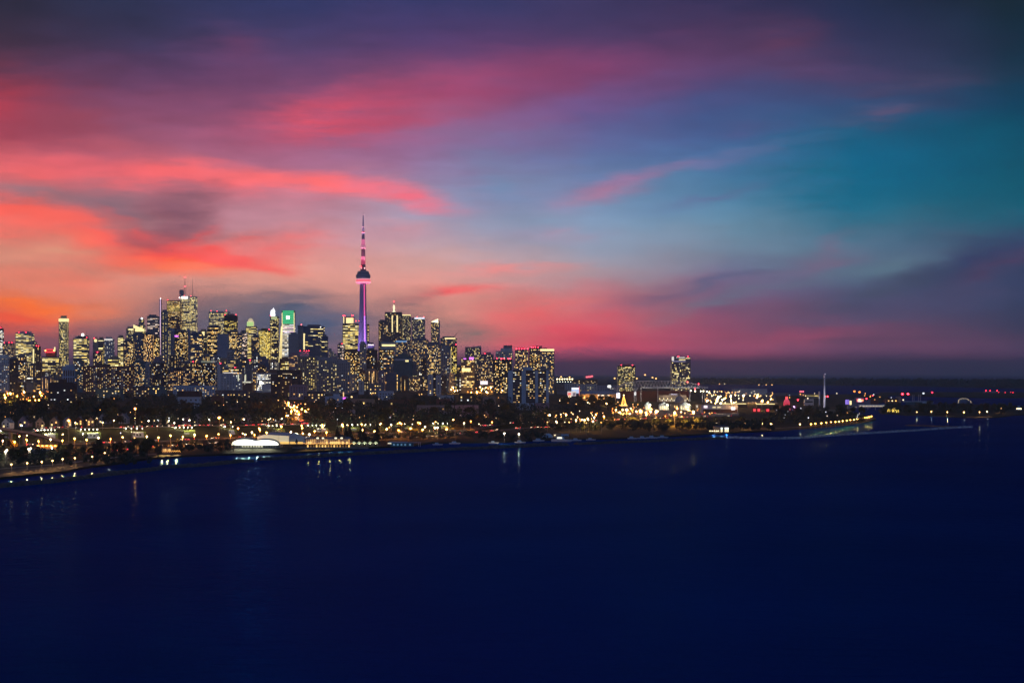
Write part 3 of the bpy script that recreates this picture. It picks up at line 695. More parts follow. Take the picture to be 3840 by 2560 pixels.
root, Y, d, h = b; w_ = root['dim'][0]; put('flared_flank', MB().poly([(-w_ / 2 - 14, -d / 2, 20), (-w_ / 2, -d / 2, 20), (-w_ / 2, -d / 2, h - 20)]).poly([(-w_ / 2 - 14, d / 2, 20), (-w_ / 2, d / 2, h - 20), (-w_ / 2, d / 2, 20)]).quad((-w_ / 2 - 14, -d / 2, 20), (-w_ / 2, -d / 2, h - 20), (-w_ / 2, d / 2, h - 20), (-w_ / 2 - 14, d / 2, 20)).quad((-w_ / 2 - 14, -d / 2, 0), (-w_ / 2, -d / 2, 0), (-w_ / 2, -d / 2, 20), (-w_ / 2 - 14, -d / 2, 20)), wall('gold'), root)
for k in range(3):
    zz = [(-w_ / 2 - 13 + k * 5.5, 24), (-w_ / 2 - 2 + k * 1.5, h - 50)]; put('edge_light', MB().tube((zz[0][0], -d / 2 - .6, zz[0][1]), (zz[1][0], -d / 2 - .6, zz[1][1]), .9, n=5), L_yel, root)
B(1082, 1117, 1253, 5900, 'grey block with a pale blank top right of the green-striped tower', 'grey blank-topped block', 'grey', 'condo', .34, 'yellow', 1.0, z1=90)
b = B(1117, 1136, 1221, 6000, 'unfinished concrete tower of bare floor slabs with a crane lamp', 'unfinished concrete tower', 'slate', None, pent=False)
root, Y, d, h = b; w_ = root['dim'][0]
for k in range(int(h / 6)): put('floor_slab', MB().box(-w_ / 2 - .8, w_ / 2 + .8, -d / 2 - .9, d / 2, k * 6, k * 6 + 1.1), wall('pale'), root)
rooflamp(b, 1130, 1217, lamp_mat('crane_red', (1, .1, .1), 8, False), 1.6)
b = B(1135, 1213, 1224, 6200, 'wide blue glass tower with broken lit bands, left of the concrete needle', 'wide blue glass tower', 'blue', 'ribbon', .3, 'yellow', 1.2); rooflamp(b, 1202, 1226, L_white, 1.6)
on(b, 'light_strip', 1137, 1143, 1250, 1310, L_yel)
B(1205, 1229, 1261, 6000, 'blue glass annex on the right of the wide blue glass tower', 'blue glass annex', 'blue', 'ribbon', .25, 'yellow', 1.1)
for k, (a, c, tp) in enumerate([(1232, 1243, 1306), (1244, 1252, 1318), (1254, 1262, 1325)]):
    B(a, c, tp, 7600, ['tiny pale far tower in the gap right of the blue glass tower', 'tiny far tower in the gap, shorter than its pale neighbour', 'lowest tiny far tower in the gap beside the needle'][k], 'tiny far tower %d' % (k + 1), 'pale', 'condo', .2, 'warm', .8, pent=False)
# --- around the needle tower
b = B(1285, 1351, 1213, 6400, 'broad yellow office tower, fully lit, directly left of the needle', 'broad yellow tower', 'tan', 'ribbon', .84, 'yellow', 1.35, pent=False)
roofbox(b, 'roof_block', 1286, 1326, 1187, 1213, wall('slate')); on(b, 'lit_roof_panel', 1297, 1325, 1191, 1212, L_yel, -8.5); on(b, 'light_strip', 1287, 1290, 1187, 1213, L_yel, -6.5)
for q, r_ in ((1287, 1183), (1293, 1183), (1320, 1182), (1324, 1182), (1335, 1203), (1346, 1203)): rooflamp(b, q, r_, RED(), 1.0, 'red_beacon')
B(1377, 1384, 1216, 6700, 'sliver of a dark tower just right of the needle', 'dark sliver', 'dark', 'condo', .5, 'warm', 1.4, pent=False)
b = B(1379, 1404, 1291, 6200, 'low lit terraced block at the right foot of the needle', 'lit terraced block', 'slate', 'ribbon', .6, 'yellow', 1.3); on(b, 'crown_band', 1380, 1402, 1291, 1295, L_yel)
B(1266, 1290, 1292, 6300, 'low grey office with red sign lights left of the broad yellow tower', 'low grey office', 'slate', 'office', .3, 'pinkish', 1.2, red=(.7,))
b = B(1420, 1447, 1205, 6500, 'dark tower shouldering the tallest right-hand tower', 'dark shoulder tower', 'dark', 'condo', .16, 'warm', 1.3)
b = B(1444, 1506, 1171, 6550, 'tallest tower right of the needle, dark, with a lit lantern and mast', 'dark lantern tower', 'dark', 'condo', .12, 'warm', 1.2, pent=False)
for q in (1450, 1471, 1490): on(b, 'light_strip', q - 2 - (q == 1490), q + 2, 1182 + (q == 1450) * 40, 1245, L_yel if q != 1450 else L_dimyel, .4)
root, Y, d, h = b; x_ = X(1476, Y) - root.location.x
put('lantern', MB().lathe([(6, h), (6.5, h + 3), (2, h + 5), (3.6, h + 15), (3, h + 22), (.6, h + 27)], x_, 0, 8), lamp_mat('lantern_gold', (1, .85, .5), 1.5, False), root); mast(b, 1477, 1130, 1150, 1.4, (1131,)); rooflamp(b, 1449, 1180, L_yel, 2.4)
b = B(1506, 1541, 1181, 6600, 'grey glass tower with a thin lit roof line beside the lantern tower', 'grey roof-line tower', 'steel', 'condo', .22, 'yellow', 1.2, pent=False); on(b, 'crown_band', 1507, 1540, 1179, 1183, L_yel)
b = B(1544, 1593, 1192, 6400, 'blue-grey tower with a cool white crown band', 'white crown band tower', 'steel', 'condo', .24, 'yellow', 1.3, red=(.4, .9), pent=False); on(b, 'crown_band', 1554, 1592, 1190, 1196, lamp_mat('cool_white', (.8, .88, 1), 1.3, False)); 
b = B(1617, 1649, 1208, 6200, 'slim tower under a bright triangular lit crown', 'triangle-crowned tower', 'slate', 'condo', .3, 'warm', 1.4, pent=False)
root, Y, d, h = b; w_ = root['dim'][0]; put('triangle_crown', MB().prism([(-w_ / 2, -d / 2 - .4), (w_ / 2 - 4, -d / 2 - .4), (w_ / 2 - 4, d / 2)], h, h + 1).poly([(-w_ / 2, -d / 2 - .4, h + 2), (w_ / 2 - 5, -d / 2 - .4, h - 2), (w_ / 2 - 5, -d / 2 - .4, h + 11)]), lamp_mat('crown_gold', (1, .85, .45), 2.4, False), root)
put('side_mast', MB().box(w_ / 2 - 3.4, w_ / 2 - .6, -d / 2 - .8, -d / 2 + 2, 0, h + 6), wall('pale'), root)
b = B(1652, 1712, 1268, 6000, 'dim condo pair with a lit roof line and a leaning crane', 'dim condo pair', 'slate', 'condo', .2, 'warm', 1.3); on(b, 'crown_band', 1668, 1708, 1266, 1271, L_yel); root, Y, d, h = b; put('crane_jib', MB().tube((18, 0, h), (18, 0, h + 8), .8).tube((18, 0, h + 8), (36, 0, h + 26), .7, .4), M_mast, root)
b = B(1430, 1483, 1284, 5300, 'dark blue condo with a bright white penthouse band', 'white-penthouse condo', 'pale', None, pent=False, z0=2); on(b, 'lit_penthouse', 1432, 1482, 1291, 1298, L_yel); roofbox(b, 'plant_room', 1441, 1462, 1262, 1284, wall('dark'))
B(1424, 1476, 1311, 5250, 'near-black condo front under the bright white penthouse', 'near-black condo', 'black', 'condo', .36, 'mixed', 1.5, pent=False)
b = B(1482, 1527, 1279, 5600, 'condo with a faint blue glowing rooftop', 'blue-topped condo', 'slate', 'condo', .3, 'warm', 1.4); on(b, 'blue_roof_light', 1484, 1526, 1277, 1283, L_blue)
B(1292, 1351, 1317, 5000, 'dark brown condo in front of the broad yellow tower', 'dark brown condo', 'brown', 'condo', .42, 'warm', 1.7)
b = B(1349, 1373, 1290, 4900, 'grey concrete column tower below the foot of the needle', 'grey column tower', 'grey', 'apt', .16, 'mixed', 1.3)
B(1372, 1414, 1313, 4950, 'black glass condo right of the grey column tower', 'black glass condo', 'black', 'condo', .2, 'mixed', 1.4)
B(1535, 1605, 1275, 5500, 'wide dim slate condo group below the white crown band', 'wide slate condo group', 'slate', 'condo', .28, 'warm', 1.4)
b = B(1477, 1546, 1335, 5000, 'low teal and white banded hall right of the near-black condo', 'teal banded hall', 'teal', None, name='exhibition_hall'); on(b, 'white_band', 1478, 1543, 1345, 1352, wall('pale')); on(b, 'roof_sign', 1520, 1532, 1350, 1356, L_yel, .5)
B(1600, 1653, 1290, 5100, 'tall grey condo front below the triangle-crowned tower', 'tall grey condo front', 'slate', 'condo', .34, 'warm', 1.5)
B(1655, 1691, 1306, 5000, 'pale condo slab with thin white edges', 'pale condo slab', 'grey', 'apt', .2, 'mixed', 1.2)
b = B(1690, 1713, 1296, 4950, 'black condo with amber windows and a lit corner strip', 'black strip condo', 'black', 'condo', .5, 'gold', 1.5, red=(.9,)); on(b, 'corner_light_strip', 1689, 1692, 1310, 1400, L_dimyel)
b = B(1745, 1804, 1302, 5200, 'grey tower with a slanted white-edged roof', 'slant-roofed grey tower', 'mauve', 'condo', .26, 'yellow', 1.3, pent=False)
root, Y, d, h = b; w_ = root['dim'][0]; put('slanted_roof_edge', MB().poly([(-w_ / 2, -d / 2 - .5, h), (w_ / 2, -d / 2 - .5, h), (w_ / 2, -d / 2 - .5, h + 4), (0, -d / 2 - .5, h + 1.5)]).poly([(-w_ / 2, d / 2, h), (w_ / 2, d / 2, h + 4), (w_ / 2, d / 2, h)]), wall('pale'), root)
b = B(1729, 1780, 1342, 4700, 'dark block with violet rooftop sign and a bright yellow storey', 'violet-signed dark block', 'dark', 'office', .25, 'warm', 1.4, pent=False); on(b, 'violet_sign', 1760, 1776, 1339, 1348, L_purple, .6); on(b, 'violet_sign', 1738, 1748, 1343, 1347, L_purple, .6); on(b, 'lit_storey', 1732, 1765, 1380, 1391, L_yel)
B(1804, 1850, 1329, 5100, 'brownish condo block left of the stepped mauve tower', 'brownish mid condo', 'mauve', 'condo', .3, 'warm', 1.3, red=(.3,))
b = B(1860, 1922, 1317, 5000, 'pale stepped tower with a mauve glow on its narrow top', 'pale stepped tower', 'pale', 'apt', .22, 'mixed', 1.2, pent=False); roofbox(b, 'upper_step', 1878, 1921, 1305, 1317, wall('pale')); roofbox(b, 'top_step', 1888, 1921, 1294, 1305, wall('mauve')); on(b, 'mauve_light', 1906, 1921, 1294, 1300, L_lilac, -8)
b = B(1850, 1918, 1349, 4300, 'black condo with a row of red lamps along its roof', 'red-lamped black condo', 'black', 'condo', .32, 'warm', 1.7, pent=False, red=(.2, .42, .46, .60, .82, .88, .94), yaw=0)
B(1932, 1981, 1312, 4500, 'dark purple tower with five red beacons in a row', 'five-beacon tower', 'mauve', 'condo', .32, 'warm', 1.5, red=(.1, .3, .5, .7, .95))
B(1985, 2052, 1306, 4550, 'broad dark tower with clustered red beacons left of the yellow roof band', 'broad dark beacon tower', 'dark', 'condo', .36, 'warm', 1.6, red=(.12, .22, .34, .5))
b = B(2026, 2078, 1318, 4450, 'last tower of the skyline with a bright yellow roof band', 'yellow-banded end tower', 'slate', 'condo', .3, 'warm', 1.5, red=(.03, .97), pent=False); roofbox(b, 'lit_roof_band', 2027, 2078, 1308, 1318, L_yel, b[2] * .98)
B(1172, 1287, 1349, 4300, 'very wide pale apartment slab with fine balcony lines', 'wide pale slab', 'grey', 'apt', .22, 'yellow', 1.3, name='apartment_block')
B(1262, 1312, 1358, 4250, 'grey apartment slab right of the very wide pale slab', 'grey right-hand slab', 'grey', 'apt', .14, 'mixed', 1.3, name='apartment_block')
b = B(1117, 1182, 1338, 4200, 'pale brown apartment tower with a red-beaconed roof block', 'pale brown apartment tower', 'tan', 'apt', .3, 'yellow', 1.4, pent=False, name='apartment_block'); roofbox(b, 'roof_block', 1123, 1156, 1318, 1338, wall('pale'))
for q in (1126, 1141, 1149, 1158): rooflamp(b, q, 1315, RED(), .6, 'red_beacon')
# ------------------------------------------------------------------ nearer blocks
A = dict(name='apartment_block')
def balconies(b, px0, px1, py0, py1, n, wk='white'):
    root, Y, d, h = b
    x0, x1 = X(px0, Y) - root.location.x, X(px1, Y) - root.location.x
    me = MB().box(x0, x1, -1.3, 0, 0, .25).box(x0, x1, -1.3, -1.15, .25, 1.05).mesh('balcony'); me.materials.append(wall(wk))
    for k in range(n):
        put('balcony', me, None, root, (0, -d / 2 - .05, Zp(py1 + (py0 - py1) * k / n, Y) - root.location.z))
b = B(-30, 36, 1340, -1467, 'white balconied apartment tower at the left edge', 'white balconied tower', 'white', 'apt', .25, 'warm', 1.6, solo=True, **A); balconies(b, -20, 32, 1350, 1462, 14, 'white')
B(36, 66, 1346, -1459, 'black apartment block beside the white balconied tower', 'black block by the balconies', 'black', 'apt', .1, 'warm', 1.3, **A)
B(68, 96, 1337, -1455, 'slim dark tower with cool white windows left of the low clutter', 'slim cool-windowed tower', 'dark', 'condo', .4, 'mixed', 1.4, **A)
b = B(235, 281, 1374, -1454, 'blue-white gridded concrete block with tall dark openings', 'blue gridded block', 'lightblue', None, **A); root, Y, d, h = b
me = solo_mesh(3.2, h * .23, 'dark')
for r_ in range(3):
    for c in range(5): put('window', me, None, root, (-root['dim'][0] * .36 + c * root['dim'][0] * .18, -d / 2, h * (.18 + .28 * r_)))
B(279, 312, 1352, -1456, 'dark teal tower with a column of amber windows left of the brick slab', 'dark teal tower', 'teal', 'condo', .22, 'warm', 1.6, solo=True, **A)
b = B(312, 500, 1374, -1474, 'long dark red brick apartment slab with white balcony stacks', 'long brick slab', 'brick', 'apt', .34, 'mixed', 1.8, solo=True, pent=False, d=18, **A)
for q in (349, 385, 418, 453): balconies(b, q, q + 14, 1378, 1462, 13, 'pale')
roofbox(b, 'roof_block', 355, 410, 1364, 1374, wall('brown'))
b = B(404, 446, 1344, 4700, 'low block behind the brick slab, all its windows yellow', 'all-yellow low block', 'tan', 'ribbon', .9, 'yellow', 1.7, **A)
B(498, 546, 1357, -1452, 'teal glass apartment tower right of the brick slab', 'teal glass tower', 'teal', 'condo', .3, 'warm', 1.7, solo=True, **A)
B(544, 570, 1364, -1455, 'narrow grey concrete stair block between two teal towers', 'grey stair block', 'grey', 'dots', .16, 'warm', 1.2, **A)
b = B(566, 622, 1362, -1452, 'teal and black apartment tower with lit corner windows', 'teal and black tower', 'black', 'condo', .2, 'mixed', 1.6, solo=True, **A); balconies(b, 592, 606, 1366, 1445, 11, 'teal')
b = B(630, 716, 1388, -1450, 'broad low apartment terrace glowing with orange living rooms', 'orange-lit terrace block', 'dark', 'apt', .55, 'orange', 1.6, **A); roofbox(b, 'roof_block', 640, 690, 1378, 1388, wall('blue'))
b = B(720, 812, 1361, -1452, 'black apartment tower with a pale plate on its roof', 'black tower with pale roof plate', 'black', 'condo', .3, 'warm', 1.8, solo=True, **A); roofbox(b, 'roof_plate', 752, 798, 1352, 1359, lamp_mat('roof_plate', (.8, .85, .6), .25, False))
b = B(808, 824, 1361, -1450, 'narrow white stair tower patterned like a ladder', 'ladder-like stair tower', 'white', None, pent=False, d=8, name='stair_tower'); root, Y, d, h = b
for k in range(18): put('window', solo_mesh(2.6, 1.2, 'dark'), None, root, (.6 if k % 2 else -.6, -d / 2, 3 + k * (h - 5) / 18))
b = B(826, 905, 1402, 4300, 'pale depot wall with two tall lit gate columns', 'pale depot', 'pale', 'dots', .15, 'white', 1.2, pent=False, name='depot', cat='warehouse', d=20); on(b, 'light_strip', 838, 890, 1396, 1399, L_wsoft); 
for q in (894, 921): on(b, 'lit_column', q - 2, q + 2, 1404, 1428, lamp_mat('col_white', (.95, .95, .6), .8, False), .6)
b = B(852, 944, 1433, -1462, 'long low brown building with a floodlit roof edge', 'floodlit long low building', 'brown', 'dots', .08, 'white', 1.0, pent=False, name='low_building'); on(b, 'lit_roof_edge', 852, 942, 1430, 1435, lamp_mat('edge_white', (1, .95, .65), .7, False))
b = B(962, 1016, 1400, -1466, 'white floodlit construction block with a bare lit frame', 'floodlit construction block', 'pale', 'grid', .7, 'white', 1.4, pent=False, name='construction_block'); on(b, 'hoarding', 983, 1014, 1440, 1463, wall('white'), 1)
for q, r_, z_ in ((978, 1435, 5.0), (984, 1437, 3.0)): rooflamp(b, q, r_, lamp_mat('site_flood', (1, .95, .8), 18, False), z_ * .6)
b = B(1040, 1126, 1389, -1492, 'big black stepped apartment block in the middle, mostly unlit', 'big black stepped block', 'black', 'apt', .09, 'warm', 1.8, solo=True, pent=False, **A); on(b, 'lit_top_rail', 1060, 1090, 1400, 1402, L_dimyel)
B(1017, 1042, 1405, -1490, 'lower left wing of the big black stepped block', 'lower black wing', 'black', 'apt', .2, 'warm', 1.8, solo=True, **A)
B(1053, 1090, 1424, -1495, 'brown brick block standing before the big black stepped block', 'brown block before the black one', 'brown', 'apt', .2, 'pinkish', 1.2, solo=True, **A)
B(1086, 1150, 1446, -1498, 'grey mauve apartment slab with few lit rooms above the bright avenue', 'grey mauve slab', 'mauve', 'apt', .14, 'warm', 1.6, solo=True, **A)
b = B(1221, 1301, 1488, -1524, 'white low apartment house with a magenta lamp near its roof', 'white house with magenta lamp', 'lightblue', 'apt', .4, 'mixed', 2.0, solo=True, pent=False, **A); roofbox(b, 'roof_block', 1248, 1270, 1477, 1488, wall('lightblue')); on(b, 'magenta_lamp', 1286, 1296, 1490, 1495, lamp_mat('magenta', (1, .1, .9), 2.5, False)); on(b, 'light_strip', 1286, 1290, 1470, 1487, lamp_mat('strip_amber', (1, .6, .2), 1.2, False))
B(1152, 1215, 1470, -1506, 'dark apartment block with neat cool window rows right of the avenue', 'dark cool-row block', 'dark', 'apt', .42, 'mixed', 1.7, solo=True, **A)
b = B(650, 806, 1448, -1496, 'blue-framed terrace of apartments with warm windows', 'blue-framed terrace', 'lightblue', 'apt', .34, 'mixed', 1.8, solo=True, pent=False, d=16, **A); roofbox(b, 'roof_block', 712, 740, 1434, 1448, wall('dark'))
b = B(668, 746, 1487, -1532, 'dark-roofed house block with a pale blue end wall among trees', 'pale-walled house block', 'lightblue', 'dots', .12, 'warm', 1.6, pent=False, name='low_building'); root, Y, d, h = b; put('roof', MB().box(-root['dim'][0] / 2 - 1, root['dim'][0] / 2 + 1, -d / 2 - 1, d / 2 + 1, h, h + 7), wall('black'), root)
b = B(184, 275, 1436, -1522, 'black silhouetted apartment block with a small roof turret', 'black silhouetted block', 'black', 'apt', .16, 'mixed', 1.7, solo=True, pent=False, **A); roofbox(b, 'roof_turret', 217, 238, 1421, 1436, wall('black'))
b = B(67, 126, 1433, -1468, 'pair of blank pale cubes above the orange-lit yard', 'blank pale cubes', 'tan', None, pent=False, name='blank_block'); on(b, 'recess', 89, 99, 1434, 1466, wall('dark'))
B(498, 552, 1450, -1496, 'small apartment block of white-railed lit floors beside the dark trees', 'white-railed small block', 'dark', 'apt', .55, 'warm', 1.9, solo=True, **A)
B(360, 452, 1458, -1502, 'teal green apartment block low in front of the brick slab', 'teal green low block', 'teal', 'apt', .26, 'mixed', 1.7, solo=True, **A)
B(552, 618, 1450, -1484, 'dim teal low block between two lit apartment blocks', 'dim teal low block', 'teal', 'apt', .2, 'warm', 1.8, **A)
B(793, 835, 1488, -1538, 'brick end house with two columns of lit windows', 'brick end house', 'brown', 'apt', .4, 'yellow', 1.9, solo=True, **A)
B(808, 925, 1465, -1500, 'wide dark low block left of the construction lights', 'wide dark low block', 'dark', 'apt', .22, 'mixed', 1.7, **A)
B(1346, 1364, 1430, -1478, 'white-edged end wall of a thin dark slab', 'white-edged thin slab', 'pale', 'dots', .1, 'warm', 1.2, pent=False, **A)
B(1363, 1384, 1428, -1478, 'thin dark slab with a double column of amber windows', 'amber-column slab', 'black', 'apt', .62, 'warm', 1.9, solo=True, **A)
B(1384, 1440, 1440, -1484, 'grey low flats right of the amber-column slab', 'grey low flats', 'slate', 'apt', .28, 'warm', 1.7, **A)
b = B(1605, 1623, 1407, -1484, 'left white wall of the split grey tower by the bright junction', 'left half of the split tower', 'pale', 'dots', .3, 'warm', 1.4, pent=False, **A)
B(1622, 1637, 1402, -1482, 'dark recessed middle of the split grey tower', 'middle of the split tower', 'black', 'apt', .5, 'warm', 1.7, **A)
B(1636, 1653, 1409, -1484, 'right white wall of the split grey tower by the bright junction', 'right half of the split tower', 'pale', 'dots', .3, 'warm', 1.4, pent=False, **A)
b = B(1565, 1700, 1522, -1552, 'long low flats with pale blue window frames', 'long blue-framed flats', 'slate', 'apt', .3, 'mixed', 1.7, solo=True, pent=False, **A)
b = B(1708, 1792, 1522, -1562, 'plain mauve brick block right of the long blue-framed flats', 'plain mauve block', 'mauve', 'dots', .2, 'mixed', 1.4, pent=False, **A)
B(1638, 1686, 1497, -1524, 'brick red low block above the long blue-framed flats', 'brick red low block', 'brick', 'dots', .1, 'warm', 1.2, **A)
B(1640, 1700, 1484, -1508, 'pale balconied low block right of the split grey tower', 'pale balconied low block', 'pale', 'apt', .3, 'mixed', 1.6, solo=True, **A)
B(1722, 1775, 1478, -1516, 'dark brick block with lit stair windows under the bright junction', 'dark stair-window block', 'brown', 'apt', .4, 'orange', 1.8, solo=True, **A)
B(1812, 1858, 1490, -1520, 'tan low flats with two lit storeys left of the three-bay tower', 'tan low flats', 'tan', 'apt', .4, 'yellow', 1.8, solo=True, **A)
B(1935, 2000, 1514, -1536, 'pale blue low block at the foot of the three-bay tower', 'pale blue low block', 'lightblue', 'apt', .14, 'warm', 1.7, solo=True, pent=False, **A)
B(2010, 2058, 1513, -1546, 'mauve flats with white windows right of the pale blue low block', 'mauve foot flats', 'mauve', 'apt', .3, 'white', 1.6, solo=True, pent=False, **A)
B(1310, 1340, 1478, -1512, 'dark flats left of the thin amber-column slab', 'dark narrow flats', 'dark', 'apt', .3, 'warm', 1.7, **A)
B(1420, 1475, 1468, -1500, 'pale blue fronted low flats in the middle of the dark trees', 'pale blue fronted flats', 'lightblue', 'apt', .25, 'warm', 1.6, solo=True, **A)
B(1300, 1400, 1498, -1530, 'dim tan flats among trees right of the white house with magenta lamp', 'dim tan flats', 'tan', 'apt', .16, 'warm', 1.6, **A)
B(1460, 1550, 1500, -1532, 'dim brown flats below the pale blue fronted flats', 'dim brown flats', 'brown', 'apt', .2, 'warm', 1.6, **A)
# the three-bay tower
b = B(1905, 2056, 1391, -1512, 'tall white-ribbed apartment tower with three bays of dark balconies', 'three-bay tower', 'black', None, pent=False, d=22, **A)
root, Y, d, h = b
for q0, q1 in ((1905, 1923), (1956, 1972), (2007, 2018), (2048, 2058)): on(b, 'white_rib', q0, q1, 1389, 1512, wall('lightblue'), 1.2, 2.2)
roofbox(b, 'roof_house', 1962, 1998, 1376, 1391, wall('lightblue')); roofbox(b, 'roof_house', 1925, 1945, 1383, 1391, wall('slate'))
rnd = random.Random(3)
for q0, q1 in ((1924, 1955), (1973, 2006), (2019, 2047)):
    balconies(b, q0, q1, 1393, 1511, 15, 'slate')
    for k in range(15):
        for c in range(5):
            py = 1511 - (k + .45) * 118 / 15; px = q0 + (c + .5) * (q1 - q0) / 5
            key = rnd.randrange(18) if rnd.random() < .34 else 'dark'
            put('window', solo_mesh(1.9, 1.5, key), None, root, (X(px, Y) - root.location.x, -d / 2, Zp(py, Y) - root.location.z))
# ------------------------------------------------------------------ the many lesser blocks that fill the city
def near_name(px, used):
    for (pc, Y, tp, short) in sorted(LM0, key=lambda m: abs(m[0] - px)):
        side = 'left of' if px < pc else 'right of'
        for word in ('', 'second ', 'third '):
            key = (word, side, short)
            if key not in used:
                used.add(key); return word, side, short
LM0 = [m for m in LANDMARKS if 'tiny' not in m[3]]; USED = set()
rf = random.Random(77)
TOPS = [(0, 1385), (240, 1380), (420, 1372), (600, 1352), (760, 1335), (1000, 1345), (1180, 1362), (1420, 1362), (1600, 1370), (1800, 1385), (2060, 1400)]
px = -10.0
fills = []
while px < 2040:
    w_ = rf.uniform(16, 40); Y = rf.uniform(5000, 5350)
    fills.append((px, px + w_, lerp_tab(TOPS, px) + rf.uniform(-24, 26), Y)); px += w_ * rf.uniform(.7, 1.0)
px = -10.0
while px < 1890:
    w_ = rf.uniform(18, 46); Y = rf.uniform(4700, 4900)
    fills.append((px, px + w_, lerp_tab(TOPS, px) + rf.uniform(26, 52), Y)); px += w_ * rf.uniform(.85, 1.3)
for a, c, tp, Y in fills:
    word, side, short = near_name((a + c) / 2, USED)
    wk = rf.choice(['slate', 'dark', 'dark', 'brown', 'grey', 'blue', 'tan', 'mauve', 'black'])
    cn = {'slate': 'slate grey', 'dark': 'dark', 'brown': 'brown', 'grey': 'grey', 'blue': 'navy', 'tan': 'tan', 'mauve': 'mauve', 'black': 'black'}[wk]
    B(a, c, tp, Y, '%ssmall %s city block just %s the %s' % (word, cn, side, short), short, wk, rf.choice(['condo', 'apt', 'office', 'ribbon', 'grid', 'strip', 'dots', 'condo']), rf.uniform(.14, .5), rf.choice(['warm', 'warm', 'yellow', 'mixed', 'orange', 'white']), rf.uniform(.8, 1.9), name='city_block', yaw=rf.choice((0, 0, .3, -.25)), red=(.5,) if rf.random() < .1 else (), group='smaller blocks filling the city')
# ------------------------------------------------------------------ the needle: tall concrete tower with a pod
TY = 6200.0; TX = X(1362, TY)
def tz(py): return Zp(py, TY) - 12.0
T = thing('broadcast_tower', 'very tall concrete needle tower with a round pod, lit pink and violet', 'tower', (TX, TY, 12.0))
M_tc = mat('tower_concrete', (.34, .33, .40), rough=.8, noise=.08, nscale=.05)
def tri_profile(r, core):
    pts = []
    for k in range(3):
        a = -pi / 2 + .42 + k * 2 * pi / 3; wd = core * .42
        ux, uy, vx, vy = cos(a), sin(a), -sin(a), cos(a)
        pts += [(ux * core * .62 - vx * core * .78, uy * core * .62 - vy * core * .78), (ux * r - vx * wd, uy * r - vy * wd), (ux * r + vx * wd, uy * r + vy * wd), (ux * core * .62 + vx * core * .78, uy * core * .62 + vy * core * .78)]
    return pts
hs = [0, 30, 70, 120, 190, 260, tz(1060)]; mb = MB()
rad = [(33, 11), (25, 10.5), (20, 10), (16.5, 9.5), (13.2, 8.8), (11, 8.2), (9.8, 7.8)]
for (z0, z1, p0, p1) in zip(hs, hs[1:], rad, rad[1:]): mb.prism(tri_profile(*p0), z0, z1, tri_profile(*p1))
put('shaft', mb, M_tc, T)
# light strips up the recess that faces the bay: violet below, rose above
def strip(z0, z1, m, n, xo=2.6):
    k = 10; mb = MB()
    for i in range(k):
        a, b_ = z0 + (z1 - z0) * i / k, z0 + (z1 - z0) * (i + 1) / k
        ra, rb_ = [lerp_tab([(h_, r_[0]) for h_, r_ in zip(hs, rad)], q) for q in (a, b_)]
        mb.tube((.407 * (ra + .4), -.914 * (ra + .4), a), (.407 * (rb_ + .4), -.914 * (rb_ + .4), b_), 1.7, n=6)
    put(n, mb, m, T)
strip(tz(1280), tz(1186), lamp_mat('violet_strip', (.62, .16, 1), 1.7), 'light_strip')
strip(tz(1186), tz(1068), lamp_mat('rose_strip', (1, .03, .20), 1.1), 'light_strip')
R = 23.0
put('pod_ring', MB().lathe([(12, tz(1063)), (18, tz(1063.5)), (22, tz(1061)), (R, tz(1056)), (R - .6, tz(1050)), (R - 2.5, tz(1047))], n=28), lamp_mat('rose_ring', (1, .10, .13), 1.15), T, smooth=True)  # LED light falling on the ring is put into its emission
put('pod_ring_light', MB().lathe([(R + .3, tz(1060.5)), (R + .7, tz(1058.5)), (R + .3, tz(1056.5))], n=28), lamp_mat('rose_ring_core', (1, .35, .42), 1.5, False), T)
dk = put('pod_deck', MB().lathe([(20.5, tz(1047)), (21, tz(1044)), (22, tz(1042)), (22.4, tz(1036)), (22.4, tz(1032)), (19.5, tz(1027)), (17.2, tz(1020)), (16.8, tz(1018)), (15.8, tz(1016.5))], n=28), mat('pod_metal', (.30, .30, .36), rough=.4, noise=.1), T)
for k_, (r_, py) in enumerate([(21.5, 1045.5), (22.7, 1039.0), (22.8, 1033), (17.6, 1019.5)]):
    put('deck_band', MB().lathe([(r_, tz(py + .9)), (r_ + .2, tz(py)), (r_, tz(py - .9))], n=28), [lamp_mat('pod_pink', (1, .6, .75), .8, False), mat('pod_pale', (.6, .6, .68), rough=.5), mat('pod_pale', (.6, .6, .68)), mat('pod_pale', (.6, .6, .68))][k_], dk)
put('upper_shaft', MB().lathe([(9.3, tz(1018)), (8.6, tz(1008)), (7.2, tz(1000)), (6.4, tz(960)), (5.7, tz(932))], n=12), mat('upper_concrete', (.32, .22, .28), rough=.8, noise=.1), T)
put('red_floodlight_band', MB().lathe([(7.0, tz(994)), (7.1, tz(985)), (6.75, tz(970)), (6.6, tz(962))], n=12), lamp_mat('red_shaft', (1, .02, .10), .55), T)
rooflamps = [(-6, 1000, 1.6, RED()), (5, 1006, 2.0, lamp_mat('pink_spot', (1, .4, .4), 6, False)), (-5, 1006, 1.5, lamp_mat('pink_spot', (1, .4, .4), 6, False))]
for x_, py, r_, m_ in rooflamps: put('shaft_lamp', MB().ball((x_, -7.5, tz(py)), r_ * .8, 8, 5), m_, T)
put('sky_pod', MB().lathe([(5.8, tz(933)), (8, tz(930)), (8.4, tz(925)), (7.6, tz(920.5)), (5, tz(919))], n=20), lamp_mat('rose_skypod', (.95, .25, .36), .55, False), T, smooth=True)
